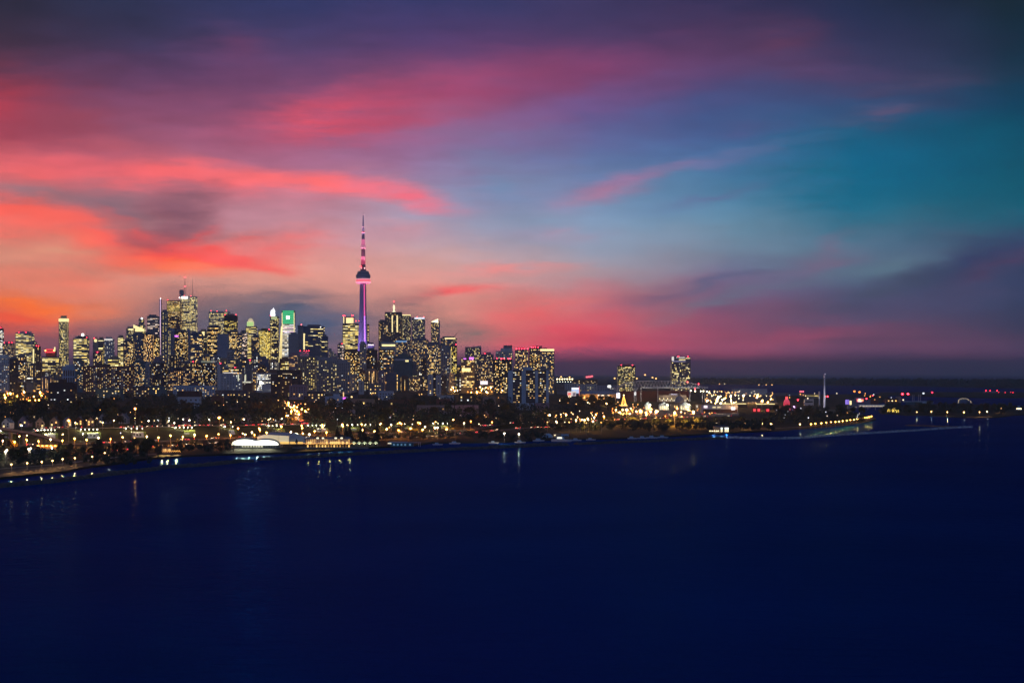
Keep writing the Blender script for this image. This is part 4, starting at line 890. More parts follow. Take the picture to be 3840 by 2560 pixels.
put('antenna', MB().lathe([(6.0, tz(919)), (4.9, tz(895)), (4.1, tz(874))], n=10).lathe([(3.6, tz(868)), (3.0, tz(853))], n=10).lathe([(2.6, tz(849)), (2.0, tz(828)), (1.5, tz(812)), (.5, tz(802))], n=8), mat('antenna_lilac', (.55, .50, .66), rough=.5, noise=.05), T)
put('antenna_light', MB().lathe([(6.15, tz(918)), (5.6, tz(905)), (5.15, tz(897))], n=10), lamp_mat('rose_antenna', (1, .16, .34), .75, False), T)
put('antenna_collar', MB().lathe([(4.2, tz(874)), (5.0, tz(871)), (3.8, tz(868))], n=10), lamp_mat('red_collar', (1, .06, .08), 1.0, False), T)
put('antenna_collar', MB().lathe([(3.1, tz(853)), (3.9, tz(851)), (2.7, tz(849))], n=10), lamp_mat('rose_collar', (1, .35, .5), .7, False), T)
put('antenna_tip', MB().ball((0, 0, tz(805)), 1.5, 6, 4), lamp_mat('tip_pink', (1, .45, .5), 1.2, False), T)
put('base_hall', MB().prism([(-26, -20), (26, -20), (26, 22), (-26, 22)], 0, 18).prism([(-20, -16), (20, -16), (20, 18), (-20, 18)], 18, 24), wall('slate'), T)
for sx in (-1, 1):      # the violet floodlights at its feet
    ld = bpy.data.lights.new('violet_floodlight', 'SPOT'); ld.energy = 1.7e6; ld.color = (.46, .26, 1); ld.spot_size = radians(34); ld.spot_blend = .6; ld.shadow_soft_size = 2
    lo = bpy.data.objects.new('violet_floodlight', ld); COL.objects.link(lo); lo.parent = T; lo.location = (sx * 34, -62, 26)
    lo.rotation_euler = (Vector((sx * 34, -62, 26)) - Vector((0, 0, 190))).to_track_quat('Z', 'Y').to_euler()
for sx, zl, zt_, en, col in ((-1, tz(1016), tz(900), 2.4e5, (1, .22, .42)), (1, tz(1016), tz(900), 2.4e5, (1, .3, .5)), (1, tz(919), tz(830), 1.1e5, (.75, .55, 1)), (-1, tz(919), tz(830), 1.1e5, (1, .5, .8))):
    ld = bpy.data.lights.new('pod_floodlight', 'SPOT'); ld.energy = en; ld.color = col; ld.spot_size = radians(30); ld.spot_blend = .7; ld.shadow_soft_size = .6
    p0 = Vector((sx * 13, -17, zl + 2)); lo = bpy.data.objects.new('pod_floodlight', ld); COL.objects.link(lo); lo.parent = T; lo.location = p0
    lo.rotation_euler = (p0 - Vector((0, 0, zt_))).to_track_quat('Z', 'Y').to_euler()
# ------------------------------------------------------------------ lamps
LAMPC = {'warm': (1, .50, .15), 'sodium': (1, .28, .02), 'white': (1, .80, .48), 'gold': (1, .42, .05), 'red': (1, .03, .04), 'green': (.05, 1, .25), 'cool': (.8, .92, 1)}
LAMPS = {'warm': 3.4, 'sodium': 2.8, 'white': 3.2, 'gold': 2.8, 'red': 4, 'green': 4, 'cool': 2.0}
_lp, _ld = {}, {}
def lamp_proto(kind, h, r):
    k = (kind, h, round(r, 1))
    if k not in _lp:
        pole = MB().tube((0, 0, 0), (0, 0, h - r * .6), .13, .08, 6).tube((0, 0, 0), (0, 0, .8), .22, .18, 6).mesh('pole'); pole.materials.append(M_mast)
        head = MB().ball((0, 0, h), r, 8, 5, .8).mesh('lamp_head', True); head.materials.append(lamp_mat(kind, LAMPC[kind], LAMPS[kind], False))
        _lp[k] = (pole, head)
    return _lp[k]
def bulb(parent, loc, kind, watts, r=.3, col=None):
    k = (kind, watts, r)
    if k not in _ld:
        d_ = bpy.data.lights.new('lamp_light', 'POINT'); d_.energy = watts; d_.color = col or LAMPC[kind]; d_.shadow_soft_size = r; _ld[k] = d_
    o = bpy.data.objects.new('lamp_light', _ld[k]); COL.objects.link(o); o.parent = parent; o.location = loc
def reflection_spot(parent, loc, watts, col, r=.45):
    aim = Vector((-parent.location.x / parent.location.y * 95, -95, -5))
    # added spot aimed towards the camera so the lamp's reflection shows on the water
    k = ('lake', watts, col, r)
    if k not in _ld:
        d_ = bpy.data.lights.new('reflection_spot', 'SPOT'); d_.energy = watts; d_.color = col; d_.shadow_soft_size = r; d_.spot_size = radians(18); d_.spot_blend = .8; _ld[k] = d_
    o = bpy.data.objects.new('reflection_spot', _ld[k]); COL.objects.link(o); o.parent = parent; o.location = loc
    o.rotation_euler = (-aim).to_track_quat('Z', 'Y').to_euler()
def lamp(px, py, kind='warm', h=9.0, r=.42, st=0, label='warm street lamp', group='lamps', sample=None, Y=None, name='street_lamp', watts=0, lake=0):
    if Y is None: x, Y, z = ground(px, py, h)
    else: x, z = X(px, Y), gz_px(px, Y); h = max(1.5, Zp(py, Y) - z)
    h = round(h * 2) / 2
    pole, head = lamp_proto(kind, h, r)
    t_ = thing(name, label, 'street lamp', (x, Y, z), 0, group)
    put('pole', pole, None, t_); put('lamp_head', head, None, t_)
    if watts: bulb(t_, (0, -r * 1.3, h - .2), kind, watts)
    if lake: reflection_spot(t_, (0, -r * 1.5, h), lake, LAMPC[kind])
    return t_
for q, r_ in [(43, 1741), (102, 1736), (157, 1731), (197, 1727), (235, 1721), (281, 1717), (346, 1712), (409, 1708), (393, 1698)]:
    lamp(q, r_, 'warm', 3.4, .55, 0, 'bright warm lamp on a post along the beach path', 'beach path lamps', watts=500, lake=34000)
for q, r_, lb in [(258, 1543, 'tall orange mast lamp above the dark trees on the far left'), (507, 1538, 'tall orange mast lamp left of the pale-walled house block'), (823, 1536, 'tall orange mast lamp beside the brick end house')]:
    lamp(q, r_, 'sodium', 17, 1.3, 0, lb, None, name='mast_lamp', watts=9000, lake=90000)
HOUSE_L = [(40, 1607), (73, 1605), (81, 1594), (101, 1595), (147, 1592), (173, 1595), (208, 1590), (236, 1594), (283, 1588), (312, 1593), (363, 1586), (385, 1589), (427, 1582), (455, 1585), (506, 1583), (558, 1578), (633, 1577), (654, 1577), (687, 1575), (711, 1576), (783, 1575), (838, 1574), (866, 1575), (880, 1583), (915, 1571), (1007, 1572), (1013, 1577), (1056, 1570), (1089, 1565)]
for q, r_ in HOUSE_L: lamp(q, r_, 'warm' if (q % 3) else 'white', 6, .6, 0, 'small warm street lamp along the hillside street of houses', 'hillside street lamps', watts=1300)
for q, r_ in [(893, 1605), (972, 1605), (974, 1611), (1056, 1598), (1131, 1595), (1134, 1604), (1209, 1592), (1210, 1600), (1284, 1590), (1286, 1597), (1357, 1590), (1428, 1587), (1499, 1582), (1505, 1588), (1568, 1581), (1575, 1586), (1634, 1580), (1700, 1577), (1766, 1579), (1845, 1582)]:
    lamp(q, r_, 'sodium', 8, .8, 0, 'orange lamp on the railway bank between the floral signs', 'orange bank lamps', watts=7000)
for q, r_ in [(920, 1628), (945, 1620), (1037, 1626), (1115, 1628), (1160, 1627), (1358, 1616), (1467, 1578), (1594, 1600), (1740, 1573), (1640, 1602), (1891, 1624), (1946, 1627), (20, 1693), (26, 1687), (115, 1680), (108, 1683), (195, 1678)]:
    lamp(q, r_, 'white', 7, .65, 0, 'bright white lamp standing near the shore road', 'white shore lamps', watts=3000, lake=13000 if q > 1880 else 0)
MIDL = [(q, 1668 - (q + 50) * .030 + (3 if (q // 45) % 2 else -3)) for q in range(10, 1700, 45)]
for q, r_ in MIDL: lamp(q, r_ - 12, 'warm' if (q // 45) % 4 == 0 else 'sodium', 7, .5, 0, 'amber lamp lining the shore boulevard below the bank', 'boulevard lamps', watts=11000)
for q, r_ in [(2795, 1587), (2827, 1588), (2858, 1588), (2891, 1588), (3000, 1590), (3041, 1589), (3058, 1588), (3080, 1586), (3099, 1584), (3116, 1582), (3133, 1581), (3147, 1580), (3160, 1578), (3175, 1576), (3189, 1574), (3202, 1573), (3215, 1571), (3226, 1569), (3234, 1567), (3243, 1566), (3251, 1565), (3259, 1563), (3268, 1560)]:
    lamp(q, r_, 'gold' if q > 3000 else 'warm', 5, .75, 0, 'small orange lamp on the curving peninsula promenade', 'promenade lamps', watts=1800, lake=26000)
for q, r_ in [(3438, 1544), (3492, 1543), (3552, 1544), (3614, 1545), (3673, 1544), (3702, 1543), (3755, 1531)]:
    lamp(q, r_, 'warm', 5, .85, 0, 'lone pale lamp at the water edge of the wooded island', 'island shore lamps', watts=1300, lake=40000)
rl = random.Random(5)
SC = []
def scatter(n, x0, x1, y0, y1, kinds, lab, grp, h=9, r=.5, st=0):
    for _ in range(n): SC.append((rl.uniform(x0, x1), rl.uniform(y0, y1), rl.choice(kinds), h * rl.choice((.7, 1, 1.2)), r * rl.uniform(.6, 1.3) * 1.25, lab, grp))
scatter(46, 2040, 2270, 1540, 1586, ['warm', 'warm', 'gold', 'sodium', 'white'], 'lamp among the cars and paths right of the three-bay tower', 'park lamps', st=45)
scatter(50, 2292, 2430, 1514, 1552, ['gold', 'gold', 'warm', 'sodium'], 'golden lamp in the crowd of lights round the lit cone', 'fairground lamps', r=.6)
scatter(30, 2420, 2670, 1530, 1562, ['gold', 'sodium', 'warm'], 'amber lamp along the exhibition road', 'exhibition road lamps', r=.6, st=45)
scatter(95, 2645, 2905, 1466, 1512, ['warm', 'white', 'white', 'warm', 'gold'], 'white or warm lamp in the big car park right of the stadium', 'car park lamps', h=12, r=.95, st=24)
scatter(60, 1690, 1905, 1436, 1474, ['gold', 'gold', 'sodium', 'warm'], 'golden lamp at the bright expressway junction', 'junction lamps', h=12, r=1.0, st=26)
scatter(34, 12, 185, 1462, 1502, ['sodium', 'gold', 'sodium'], 'orange lamp in the yard below the blank pale cubes', 'yard lamps', h=8, r=.8, st=22)
scatter(34, 1058, 1160, 1506, 1562, ['sodium', 'gold', 'warm', 'sodium'], 'orange lamp lining the avenue that climbs into the city', 'avenue lamps', h=7, r=.7, st=26)
scatter(100, 0, 1900, 1500, 1592, ['warm', 'warm', 'gold', 'white', 'cool'], 'small lamp glinting between the dark trees of the hillside', 'glints in the woods', h=6, r=.36, st=30)
scatter(60, 0, 1900, 1446, 1500, ['warm', 'gold', 'white'], 'small lamp at the foot of the city blocks', 'city street lamps', h=7, r=.55, st=20)
scatter(26, 2900, 3230, 1524, 1570, ['warm', 'white', 'cool', 'gold'], 'dim lamp in the dark park round the white mast', 'peninsula park lamps', h=5, r=.42, st=26)
scatter(24, 2960, 3400, 1474, 1500, ['warm', 'white', 'gold', 'cool', 'red'], 'small coloured lamp beyond the white mast', 'far amusement lamps', h=8, r=.8, st=16)
scatter(24, 2090, 2330, 1476, 1520, ['warm', 'gold', 'white'], 'lamp in front of the orange-lit arena', 'arena lamps', h=8, r=.65, st=26)
# of the crowds of distant lamps the largest stand singly, the rest are one mass of points
SC.sort(key=lambda c: -c[4] / ground(c[0], c[1], c[3])[1])
for k, (q, r_, kd, h_, rr, lb, gp) in enumerate(SC[:105]): lamp(q, r_, kd, h_, rr, 0, lb, gp, watts=15000 if kd in ('gold', 'sodium') else 5000)
me_v, me_f, me_m = [], [], []; kk = list(LAMPC)
for (q, r_, kd, h_, rr, lb, gp) in SC[105:]:
    x, Y, z = ground(q, r_, h_); m1 = MB().ball((x, Y, z + h_), rr, 7, 4).tube((x, Y, z), (x, Y, z + h_ - rr * .8), .12, n=4); o_ = len(me_v); me_v += m1.v; nf = len(m1.f)
    me_f += [tuple(i + o_ for i in f_) for f_ in m1.f]; me_m += [kk.index(kd)] * (nf - 6) + [len(kk)] * 6
me = bpy.data.meshes.new('distant_lamps'); me.from_pydata(me_v, [], me_f)
for k_ in kk: me.materials.append(lamp_mat(k_, LAMPC[k_], LAMPS[k_], False))
me.materials.append(M_mast); me.polygons.foreach_set('material_index', me_m); me.update()
o = put('distant_lamps', me, None); o['kind'] = 'stuff'; o['label'] = 'countless small distant lamps across the city and grounds'; o['category'] = 'lamps'
for q, r_, k_ in [(2698, 1440, 'warm'), (2717, 1438, 'white'), (2768, 1438, 'cool'), (2783, 1437, 'white'), (2846, 1452, 'warm'), (2868, 1438, 'warm'), (2873, 1452, 'warm'), (2895, 1453, 'warm'), (2915, 1437, 'white'), (2974, 1442, 'cool'), (3036, 1442, 'warm'), (3047, 1443, 'warm'), (3079, 1442, 'gold'), (3121, 1444, 'cool'), (3515, 1456, 'cool'), (3588, 1459, 'cool'), (3463, 1474, 'cool'), (3405, 1476, 'red'), (3384, 1477, 'red')]:
    lamp(q, r_, k_, r=2.6, Y=10750 if r_ < 1448 and q < 3450 else (9900 if r_ < 1465 else 5300), label='tiny light on the far shore across the water', group='far shore lights')
lamp(2838, 1437, 'green', r=6, Y=10700, label='green light shining on the far shore', group=None)
for q, r_ in [(3204, 1467), (3223, 1470)]: lamp(q, r_, 'sodium', r=3.2, Y=5600, label='strong orange floodlight on the airport shore right of the white mast' if q == 3204 else 'weaker orange floodlight just right of the strong one', group=None)
for q, r_ in [(2104, 1413), (2136, 1414), (2305, 1418), (2388, 1419), (2419, 1405), (2447, 1415), (2460, 1419)]: lamp(q, r_, 'warm', r=2.6, Y=6300, label='bright floodlight above the roofs left of the stadium', group='roof floodlights')

for k, (q, r_) in enumerate([(1700, 1452), (1735, 1448), (1770, 1444), (1800, 1450), (1840, 1452), (1880, 1455), (40, 1474), (90, 1470), (150, 1472), (20, 1490), (2350, 1535), (2400, 1540), (2460, 1542), (2530, 1546), (2600, 1544), (2690, 1492), (2740, 1488), (2790, 1484), (2840, 1482)]):
    lamp(q, r_, 'gold' if q < 2650 else 'warm', 14, 1.1, 0, *(('tall amber floodlight mast at the expressway junction', 'junction floodlights') if 1600 < q < 2000 else ('tall amber floodlight mast in the yard at far left', 'yard floodlights') if q < 200 else ('tall golden floodlight mast by the fairground and its road', 'fairground floodlights') if q < 2650 else ('tall white floodlight mast over the big car park', 'car park floodlights')), watts=130000)
# ------------------------------------------------------------------ floral signs on the bank
M_flower = mat('white_flowers', (.72, .74, .66), rough=.9, noise=.15, nscale=.8); M_leafy = mat('sign_border_lit_grass', (.20, .25, .03), rough=.95, noise=.3, nscale=.5); M_markg = mat('sign_dark_plants', (.03, .05, .02), rough=.95)  # border grass coloured brighter, for the floodlight that falls on it
def floral(px, label, w=14, lamps=5, white=True, marks=3, frac=.42, depth=18):
    Y = lerp_tab(TOE, px) + 58 * frac; x = X(px, Y); z = gz_px(px, Y)
    t_ = thing('floral_sign', label, 'sign', (x, Y, z), 0)
    def sheet(name, x0, x1, y0, y1, lift, m, skew=.22):
        k = 6; mb = MB()
        for i in range(k):
            a, b_ = y0 + (y1 - y0) * i / k, y0 + (y1 - y0) * (i + 1) / k
            za, zb = gz_px(px, Y + a) - z + lift, gz_px(px, Y + b_) - z + lift
            mb.quad((x0 - skew * a, a, za), (x1 - skew * a, a, za), (x1 - skew * b_, b_, zb), (x0 - skew * b_, b_, zb))
        return put(name, mb, m, t_)
    sheet('grass_border', -w / 2 - 2.2, w / 2 + 2.2, -depth / 2 - 3, depth / 2 + 2, .14, M_leafy)
    if white: sheet('flower_panel', -w / 2, w / 2, -depth / 2, depth / 2, .22, M_flower)
    rr = random.Random(int(px))
    for k in range(marks):
        a = -w / 2 + 1.2 + k * (w - 2.4) / marks
        sheet('planted_mark', a, a + (w - 2.4) / marks * rr.uniform(.45, .75), -depth * rr.uniform(.1, .3), depth * rr.uniform(.0, .25), .30, M_markg if white else M_flower)
    for k in range(lamps):
        u = -w / 2 + .6 + k * (w - 1.2) / max(1, lamps - 1); yb = depth / 2 + 2.5; zz = gz_px(px, Y + yb) - z
        f_ = put('floodlight', MB().tube((u - .22 * yb, yb, zz - .2), (u - .22 * yb, yb, zz + 2.2), .08, n=5), M_mast, t_)
        put('lamp_head', MB().ball((u - .22 * yb, yb - .2, zz + 2.4), .45, 7, 4), lamp_mat('sign_flood', (1, .92, .62), 5, False), f_)
        if k % 2 == 0: bulb(t_, (u - .22 * yb, yb - 1.2, zz + 2.6), 'sign', 1700, .3, (1, .94, .62))
floral(24, 'lit floral sign half hidden behind the left ramp', 11, 3, False, 3)
floral(173, 'lit white floral sign with an oval mark right of the ramp', 15, 6, True, 1)
floral(335, 'lit white floral sign with blocky letters, second right of the ramp', 15, 5, True, 4)
floral(505, 'lit white floral sign with a line of lettering above the dark trees', 15, 4, True, 5)
floral(692, 'yellow-green lit floral patch without a white panel, left of the white domes', 15, 5, False, 2)
floral(862, 'small white lit floral board just left of the domes', 8, 2, True, 1)
floral(1035, 'green lit floral sign above the blue-grey hall', 12, 4, False, 3)
floral(1192, 'white lit floral sign with two round marks above the clubhouse', 16, 5, True, 2)
floral(1318, 'yellow-green floral bank right of the clubhouse', 16, 4, False, 2)
floral(1405, 'yellow-green floral bank with white script left of the pier house', 15, 4, False, 3)
floral(1525, 'yellow-green floral bank above the pier house', 15, 3, False, 3)
floral(1660, 'last floral bank to the right, beside the curving road', 15, 4, False, 3)

# ------------------------------------------------------------------ left ramp bridge
a_, b2_ = Vector(ground(-140, 1668)), Vector(ground(232, 1664)); 
rb = thing('ramp_bridge', 'concrete road ramp on pillars coming down from the left edge', 'bridge', (a_.x, a_.y, LAND))
za, zb = 11.0, 2.0; dv = b2_ - a_
pts_ = [(0, 0, 13.2), (dv.x * .35, dv.y * .35, 11.4), (dv.x * .7, dv.y * .7, 7.0), (dv.x, dv.y, .6)]
for nm, off, th, wd, m_ in (('deck', 0, .9, 8, M_asph), ('parapet', .9, 1.0, .5, M_conc), ('parapet', .9, 1.0, -.5, M_conc)):
    mb = MB()
    for (x0, y0, z0), (x1, y1, z1) in zip(pts_, pts_[1:]):
        if nm == 'deck': y_a, y_b = -wd / 2, wd / 2
        elif wd > 0: y_a, y_b = -4.3, -4.0
        else: y_a, y_b = 4.0, 4.3
        for ya in (0,):
            mb.quad((x0, y0 + y_a, z0 + off), (x1, y1 + y_a, z1 + off), (x1, y1 + y_a, z1 + off + th), (x0, y0 + y_a, z0 + off + th)); mb.quad((x0, y0 + y_b, z0 + off), (x1, y1 + y_b, z1 + off), (x1, y1 + y_b, z1 + off + th), (x0, y0 + y_b, z0 + off + th))
            mb.quad((x0, y0 + y_a, z0 + off + th), (x1, y1 + y_a, z1 + off + th), (x1, y1 + y_b, z1 + off + th), (x0, y0 + y_b, z0 + off + th)); mb.quad((x0, y0 + y_a, z0 + off), (x1, y1 + y_a, z1 + off), (x1, y1 + y_b, z1 + off), (x0, y0 + y_b, z0 + off))
    put(nm, mb, m_, rb)
for fr, zt in ((.22, 11.9), (.48, 9.6), (.62, 7.8), (.78, 5.0)): put('pillar', MB().prism([(-.7, -2.6), (.7, -2.6), (.7, 2.6), (-.7, 2.6)], -.2, zt, [(-.9, -3.4), (.9, -3.4), (.9, 3.4), (-.9, 3.4)]), M_conc, rb, (dv.x * fr, dv.y * fr, 0))
# underpass wall with an orange lit back
g_ = Vector(ground(158, 1700)); up = thing('underpass', 'concrete underpass portal with an orange-lit back wall at left', 'underpass', g_)
ww_ = 80 / F * g_.y
put('portal_wall', MB().box(-ww_ / 2, ww_ / 2, 0, 3, 0, 2.4), M_conc, up); put('coping', MB().box(-ww_ / 2 - .5, ww_ / 2 + .5, -.4, 3.4, 2.4, 2.9), wall('pale'), up); put('side_wall', MB().box(ww_ / 2, ww_ / 2 + 1.2, -8, 4, 0, 2.6), M_conc, up)
put('back_wall', MB().box(-ww_ / 2, ww_ / 2, 14, 15, 0, 5.5), mat('underpass_tile', (.5, .35, .2)), up)
for k in range(5): put('tunnel_lamp', MB().box(-ww_ / 2 + 1 + k * ww_ / 5, -ww_ / 2 + 2.2 + k * ww_ / 5, 12.6, 13.0, 4.6, 4.9), lamp_mat('tunnel', (1, .42, .06), 25), up)

# ------------------------------------------------------------------ white domes, hall and clubhouse
gx, gy, g0 = ground(950, 1679)
dm = thing('pavilion_tent', 'glowing white double-domed tent at the water edge', 'tent', (gx, gy, g0))
px2m = gy / F
fab = mat('tent_fabric', (.55, .56, .52), rough=.7, noise=.06); glowf = lamp_mat('tent_glow', (1, .98, .70), 3.2)
def arch(cx, w, h, y0, n=14): return [(cx + w / 2 * cos(pi - pi * k / n), y0, 2.2 + h * sin(pi * k / n) ** .8) for k in range(n + 1)]
for cx, w, h in ((-32 * px2m, 100 * px2m, 27 * px2m), (42 * px2m, 104 * px2m, 24 * px2m)):
    f0, f1 = arch(cx, w, h * .82, 0), arch(cx, w * 1.02, h, 7); f2 = arch(cx, w * .9, h * .6, 22)
    mb = MB()
    for p, q in ((f0, f1), (f1, f2)):
        for k in range(14): mb.quad(p[k], p[k + 1], q[k + 1], q[k])
    put('fabric_shell', mb, fab, dm, smooth=True)
    put('lit_front', MB().poly([(x, .15, 2.2 + (z - 2.2) * .93) for x, y, z in f0]), glowf, dm)
wd_ = 158 * px2m
put('skirt', MB().box(-wd_ / 2, wd_ / 2 + 4, .4, 20, 0, 2.2), mat('skirt', (.35, .36, .28)), dm)
for k in range(18): put('column', MB().box(-wd_ / 2 + (k + .3) * wd_ / 17, -wd_ / 2 + (k + .3) * wd_ / 17 + .35, -.3, .1, 0, 2.2), wall('white'), dm)
for k in range(8): put('skirt_light', MB().box(-wd_ / 2 + 7 + k * 2.0, -wd_ / 2 + 8.2 + k * 2.0, .2, .38, .5, 1.8), lamp_mat('skirt_light', (1, .95, .6), .8, False), dm)
for q in (-60, -38, -16, 16, 40, 62): reflection_spot(dm, (q * px2m, -.6, 3.4), 40000, (1, .97, .62), .9)  # unseen spots added before the tent, to put its reflection on the water
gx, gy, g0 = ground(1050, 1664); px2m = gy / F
hl = thing('sports_hall', 'pale yellow floodlit hall with a blue-grey gable end behind the domes', 'hall', (gx, gy, g0))
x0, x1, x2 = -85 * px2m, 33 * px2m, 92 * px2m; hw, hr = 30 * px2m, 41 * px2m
put('lit_wall', MB().poly([(x0, 0, 0), (x1, 0, 0), (x1, 0, hw), (x0 + 6, 0, hw + 1), (x0, 0, hw - .5)]), lamp_mat('hall_floodlight_glow', (1, .95, .55), .42), hl)  # floodlight on this wall is put into its own emission
put('gable_wall', MB().poly([(x1, 0, 0), (x2, 5, 0), (x2, 5, hw - 1), ((x1 + x2) / 2 - 2, 2.5, hr), (x1, 0, hw)]).poly([(x2, 5, 0), (x2, 40, 0), (x2, 40, hw - 1), (x2, 5, hw - 1)]), wall('lightblue'), hl)
put('roof', MB().quad((x0, 0, hw), (x1, 0, hw + .05), ((x1 + x2) / 2 - 2, 9, hr), (x0 + 10, 9, hr + .4)).quad((x0 + 10, 9, hr + .4), ((x1 + x2) / 2 - 2, 9, hr), (x2, 40, hw - 1), (x0, 40, hw)), wall('steel'), hl)
put('dark_canopy', MB().poly([(x1 + 5, -.4, 1), (x1 + 20 * px2m * 1.8, -.2, 1), (x1 + 6, -.4, hw * .72)]).poly([(x1 + 5, -3, 1), (x1 + 6, -.4, hw * .72), (x1 + 20 * px2m * 1.8, -3, 1)]), mat('canopy_blue', (.02, .05, .09)), hl)
for q in (-4, 36): put('mast', MB().tube((q * px2m, -3, 0), (q * px2m, -3, 34 * px2m), .12, n=5), wall('white'), hl)
for q0, q1 in ((0, 34), (38, 60), (66, 86)):
    put('lit_opening', MB().box(q0 * px2m, q1 * px2m, -.5, -.25, .1, 8 * px2m), lamp_mat('opening_gold', (1, .56, .07), 1.0), hl)
gx, gy, g0 = ground(1228, 1679); px2m = gy / F
cl = thing('clubhouse', 'long two-storey clubhouse glowing gold with a dark gabled roof', 'clubhouse', (gx, gy, g0))
W2 = 170 * px2m
put('wall', MB().box(-W2 / 2, W2 / 2, 2, 16, 0, 32 * px2m), wall('dark'), cl)
put('terrace_deck', MB().box(-W2 / 2 - 2, W2 / 2 + 6, -4, 2, 12 * px2m, 12 * px2m + .4), wall('brown'), cl)
rf_ = put('roof', MB().poly([(-W2 / 2 - 1, 1, 32 * px2m), (W2 / 2 + 1, 1, 32 * px2m), (W2 / 2 - 1, 8, 41 * px2m), (-W2 / 2 + 1, 8, 39 * px2m)]).poly([(-W2 / 2 - 1, 17, 32 * px2m), (W2 / 2 + 1, 17, 32 * px2m), (W2 / 2 - 1, 8, 41 * px2m), (-W2 / 2 + 1, 8, 39 * px2m)]), wall('slate'), cl)
for q, hh in ((-38, 14), (-18, 11), (30, 10), (52, 16)):
    c = q * px2m; put('gable', MB().prism([(c - 2.6, 2.5), (c + 2.6, 2.5), (c + 2.6, 12), (c - 2.6, 12)], 32 * px2m, 32 * px2m + hh * px2m * .6).poly([(c - 3, 2.3, 32 * px2m + hh * px2m * .6), (c + 3, 2.3, 32 * px2m + hh * px2m * .6), (c, 2.3, 32 * px2m + hh * px2m)]), wall('dark'), rf_)
    put('gable_window', MB().box(c - .8, c + .8, 2.15, 2.4, 34 * px2m, 34 * px2m + 1.0), lamp_mat('gable_glow', (1, .85, .5), 1.6, False), rf_)
wr = random.Random(8); wgold = [lamp_mat('club_win%d' % k, (1, .46 + .05 * k, .06 + .04 * k), (.16, .6, 1.5)[k], False) for k in range(3)]
me_w = [MB().box(-.55, .55, -.12, .1, 0, 1.9).mesh('window') for _ in range(3)]
for m_, w_ in zip(me_w, wgold): m_.materials.append(w_)
for row, zz in ((0, 14.5 * px2m), (1, 24 * px2m)):
    for k in range(22): put('window', me_w[wr.choice((0, 0, 0, 1)) if row else wr.choice((0, 1, 2, 2))], None, cl, (-W2 / 2 + 1.2 + k * (W2 - 2.2) / 21, 1.95, zz))
for k in range(15): put('door_window', me_w[wr.randrange(3)], None, cl, (-W2 / 2 + 2 + k * (W2 - 3) / 14, 1.95, .5))
st_ = MB()
for k in range(70): st_.ball((-W2 / 2 - 1 + k * (W2 + 6) / 70, -4.1, 12 * px2m + 1.1 + .25 * sin(k * 1.3)), .2, 5, 3)
o = put('string_of_bulbs', st_, lamp_mat('bulbs', (1, .45, .06), 2.6, False), cl); o['kind'] = 'stuff'
for q in (-70, -30, 10, 50, 85): reflection_spot(cl, (q * px2m, -4.6, 4.5), 30000, (1, .55, .14), .9)  # added spots for golden reflection columns below the terrace
put('quay_wall', MB().box(-W2 / 2 - 8, W2 / 2 + 14, -10, -8.6, -.2, .9), M_conc, cl)
tlab = ['first small green-lit marquee right of the clubhouse', 'second small green-lit marquee right of the clubhouse', 'third green-lit marquee, middle of the row of five', 'fourth green-lit marquee from the clubhouse', 'last green-lit marquee, nearest the pier house']
for k, q in enumerate((1327, 1347, 1367, 1388, 1409)):
    gx, gy, g0 = ground(q, 1671); t_ = thing('marquee', tlab[k], 'tent', (gx, gy, g0))
    put('canopy', MB().prism([(-1.6, -1.6), (1.6, -1.6), (1.6, 1.6), (-1.6, 1.6)], 1.8, 2.1).prism([(-1.6, -1.6), (1.6, -1.6), (1.6, 1.6), (-1.6, 1.6)], 2.1, 3.3, [(-.1, -.1), (.1, -.1), (.1, .1), (-.1, .1)]), lamp_mat('marquee', (.75, .9, .4), .55), t_)
    for sx in (-1.5, 1.5):
        for sy in (-1.5, 1.5): put('post', MB().tube((sx, sy, 0), (sx, sy, 1.8), .06, n=5), wall('white'), t_)
    put('lamp', MB().ball((0, 0, 1.5), .25, 6, 4), lamp_mat('marquee_bulb', (.9, 1, .5), 6), t_)
gx, gy, g0 = ground(1512, 1674); px2m = gy / F
ph = thing('pier_house', 'low blue-roofed pier house with pale blue windows', 'boathouse', (gx, gy, g0))
put('wall', MB().box(-48 * px2m, 38 * px2m, 0, 9, 0, 15 * px2m), wall('teal'), ph); put('roof', MB().box(-54 * px2m, 14 * px2m, -1, 10, 15 * px2m, 16.6 * px2m), wall('lightblue'), ph); put('canopy', MB().box(14 * px2m, 66 * px2m, -.5, 7, 14.4 * px2m, 15.6 * px2m), wall('steel'), ph)
for q in (-38, -24, -10, 4, 22): put('window', MB().box(q * px2m, (q + 7) * px2m, -.1, .1, 4 * px2m, 11 * px2m), lamp_mat('pier_window', (.16, .5, .75), .28, False), ph)
for q in (58, 64): put('post', MB().tube((q * px2m, 0, 0), (q * px2m, 0, 14.6 * px2m), .15, n=5), wall('white'), ph)
put('roof_sign', MB().box(-58 * px2m, -44 * px2m, -.4, 0, 11 * px2m, 13.5 * px2m), lamp_mat('pier_sign', (1, .9, .6), 1.3, False), ph)
gx, gy, g0 = ground(645, 1701); px2m = gy / F
fl = thing('floating_restaurant', 'small golden-lit restaurant at the water left of the domes', 'restaurant', (gx, gy, g0))
put('deck', MB().box(-58 * px2m, 36 * px2m, -3, 5, -.4, .35), wall('brown'), fl); put('wall', MB().box(-40 * px2m, -4 * px2m, 0, 6, .35, 22 * px2m), wall('tan'), fl); put('roof', MB().box(-42 * px2m, -2 * px2m, -.6, 6.6, 22 * px2m, 24 * px2m), wall('dark'), fl)
for k in range(6): put('window', MB().box((-38 + k * 5.6) * px2m, (-34.4 + k * 5.6) * px2m, -.12, .1, 10 * px2m, 19 * px2m), wgold[k % 3], fl)
mbb = MB()
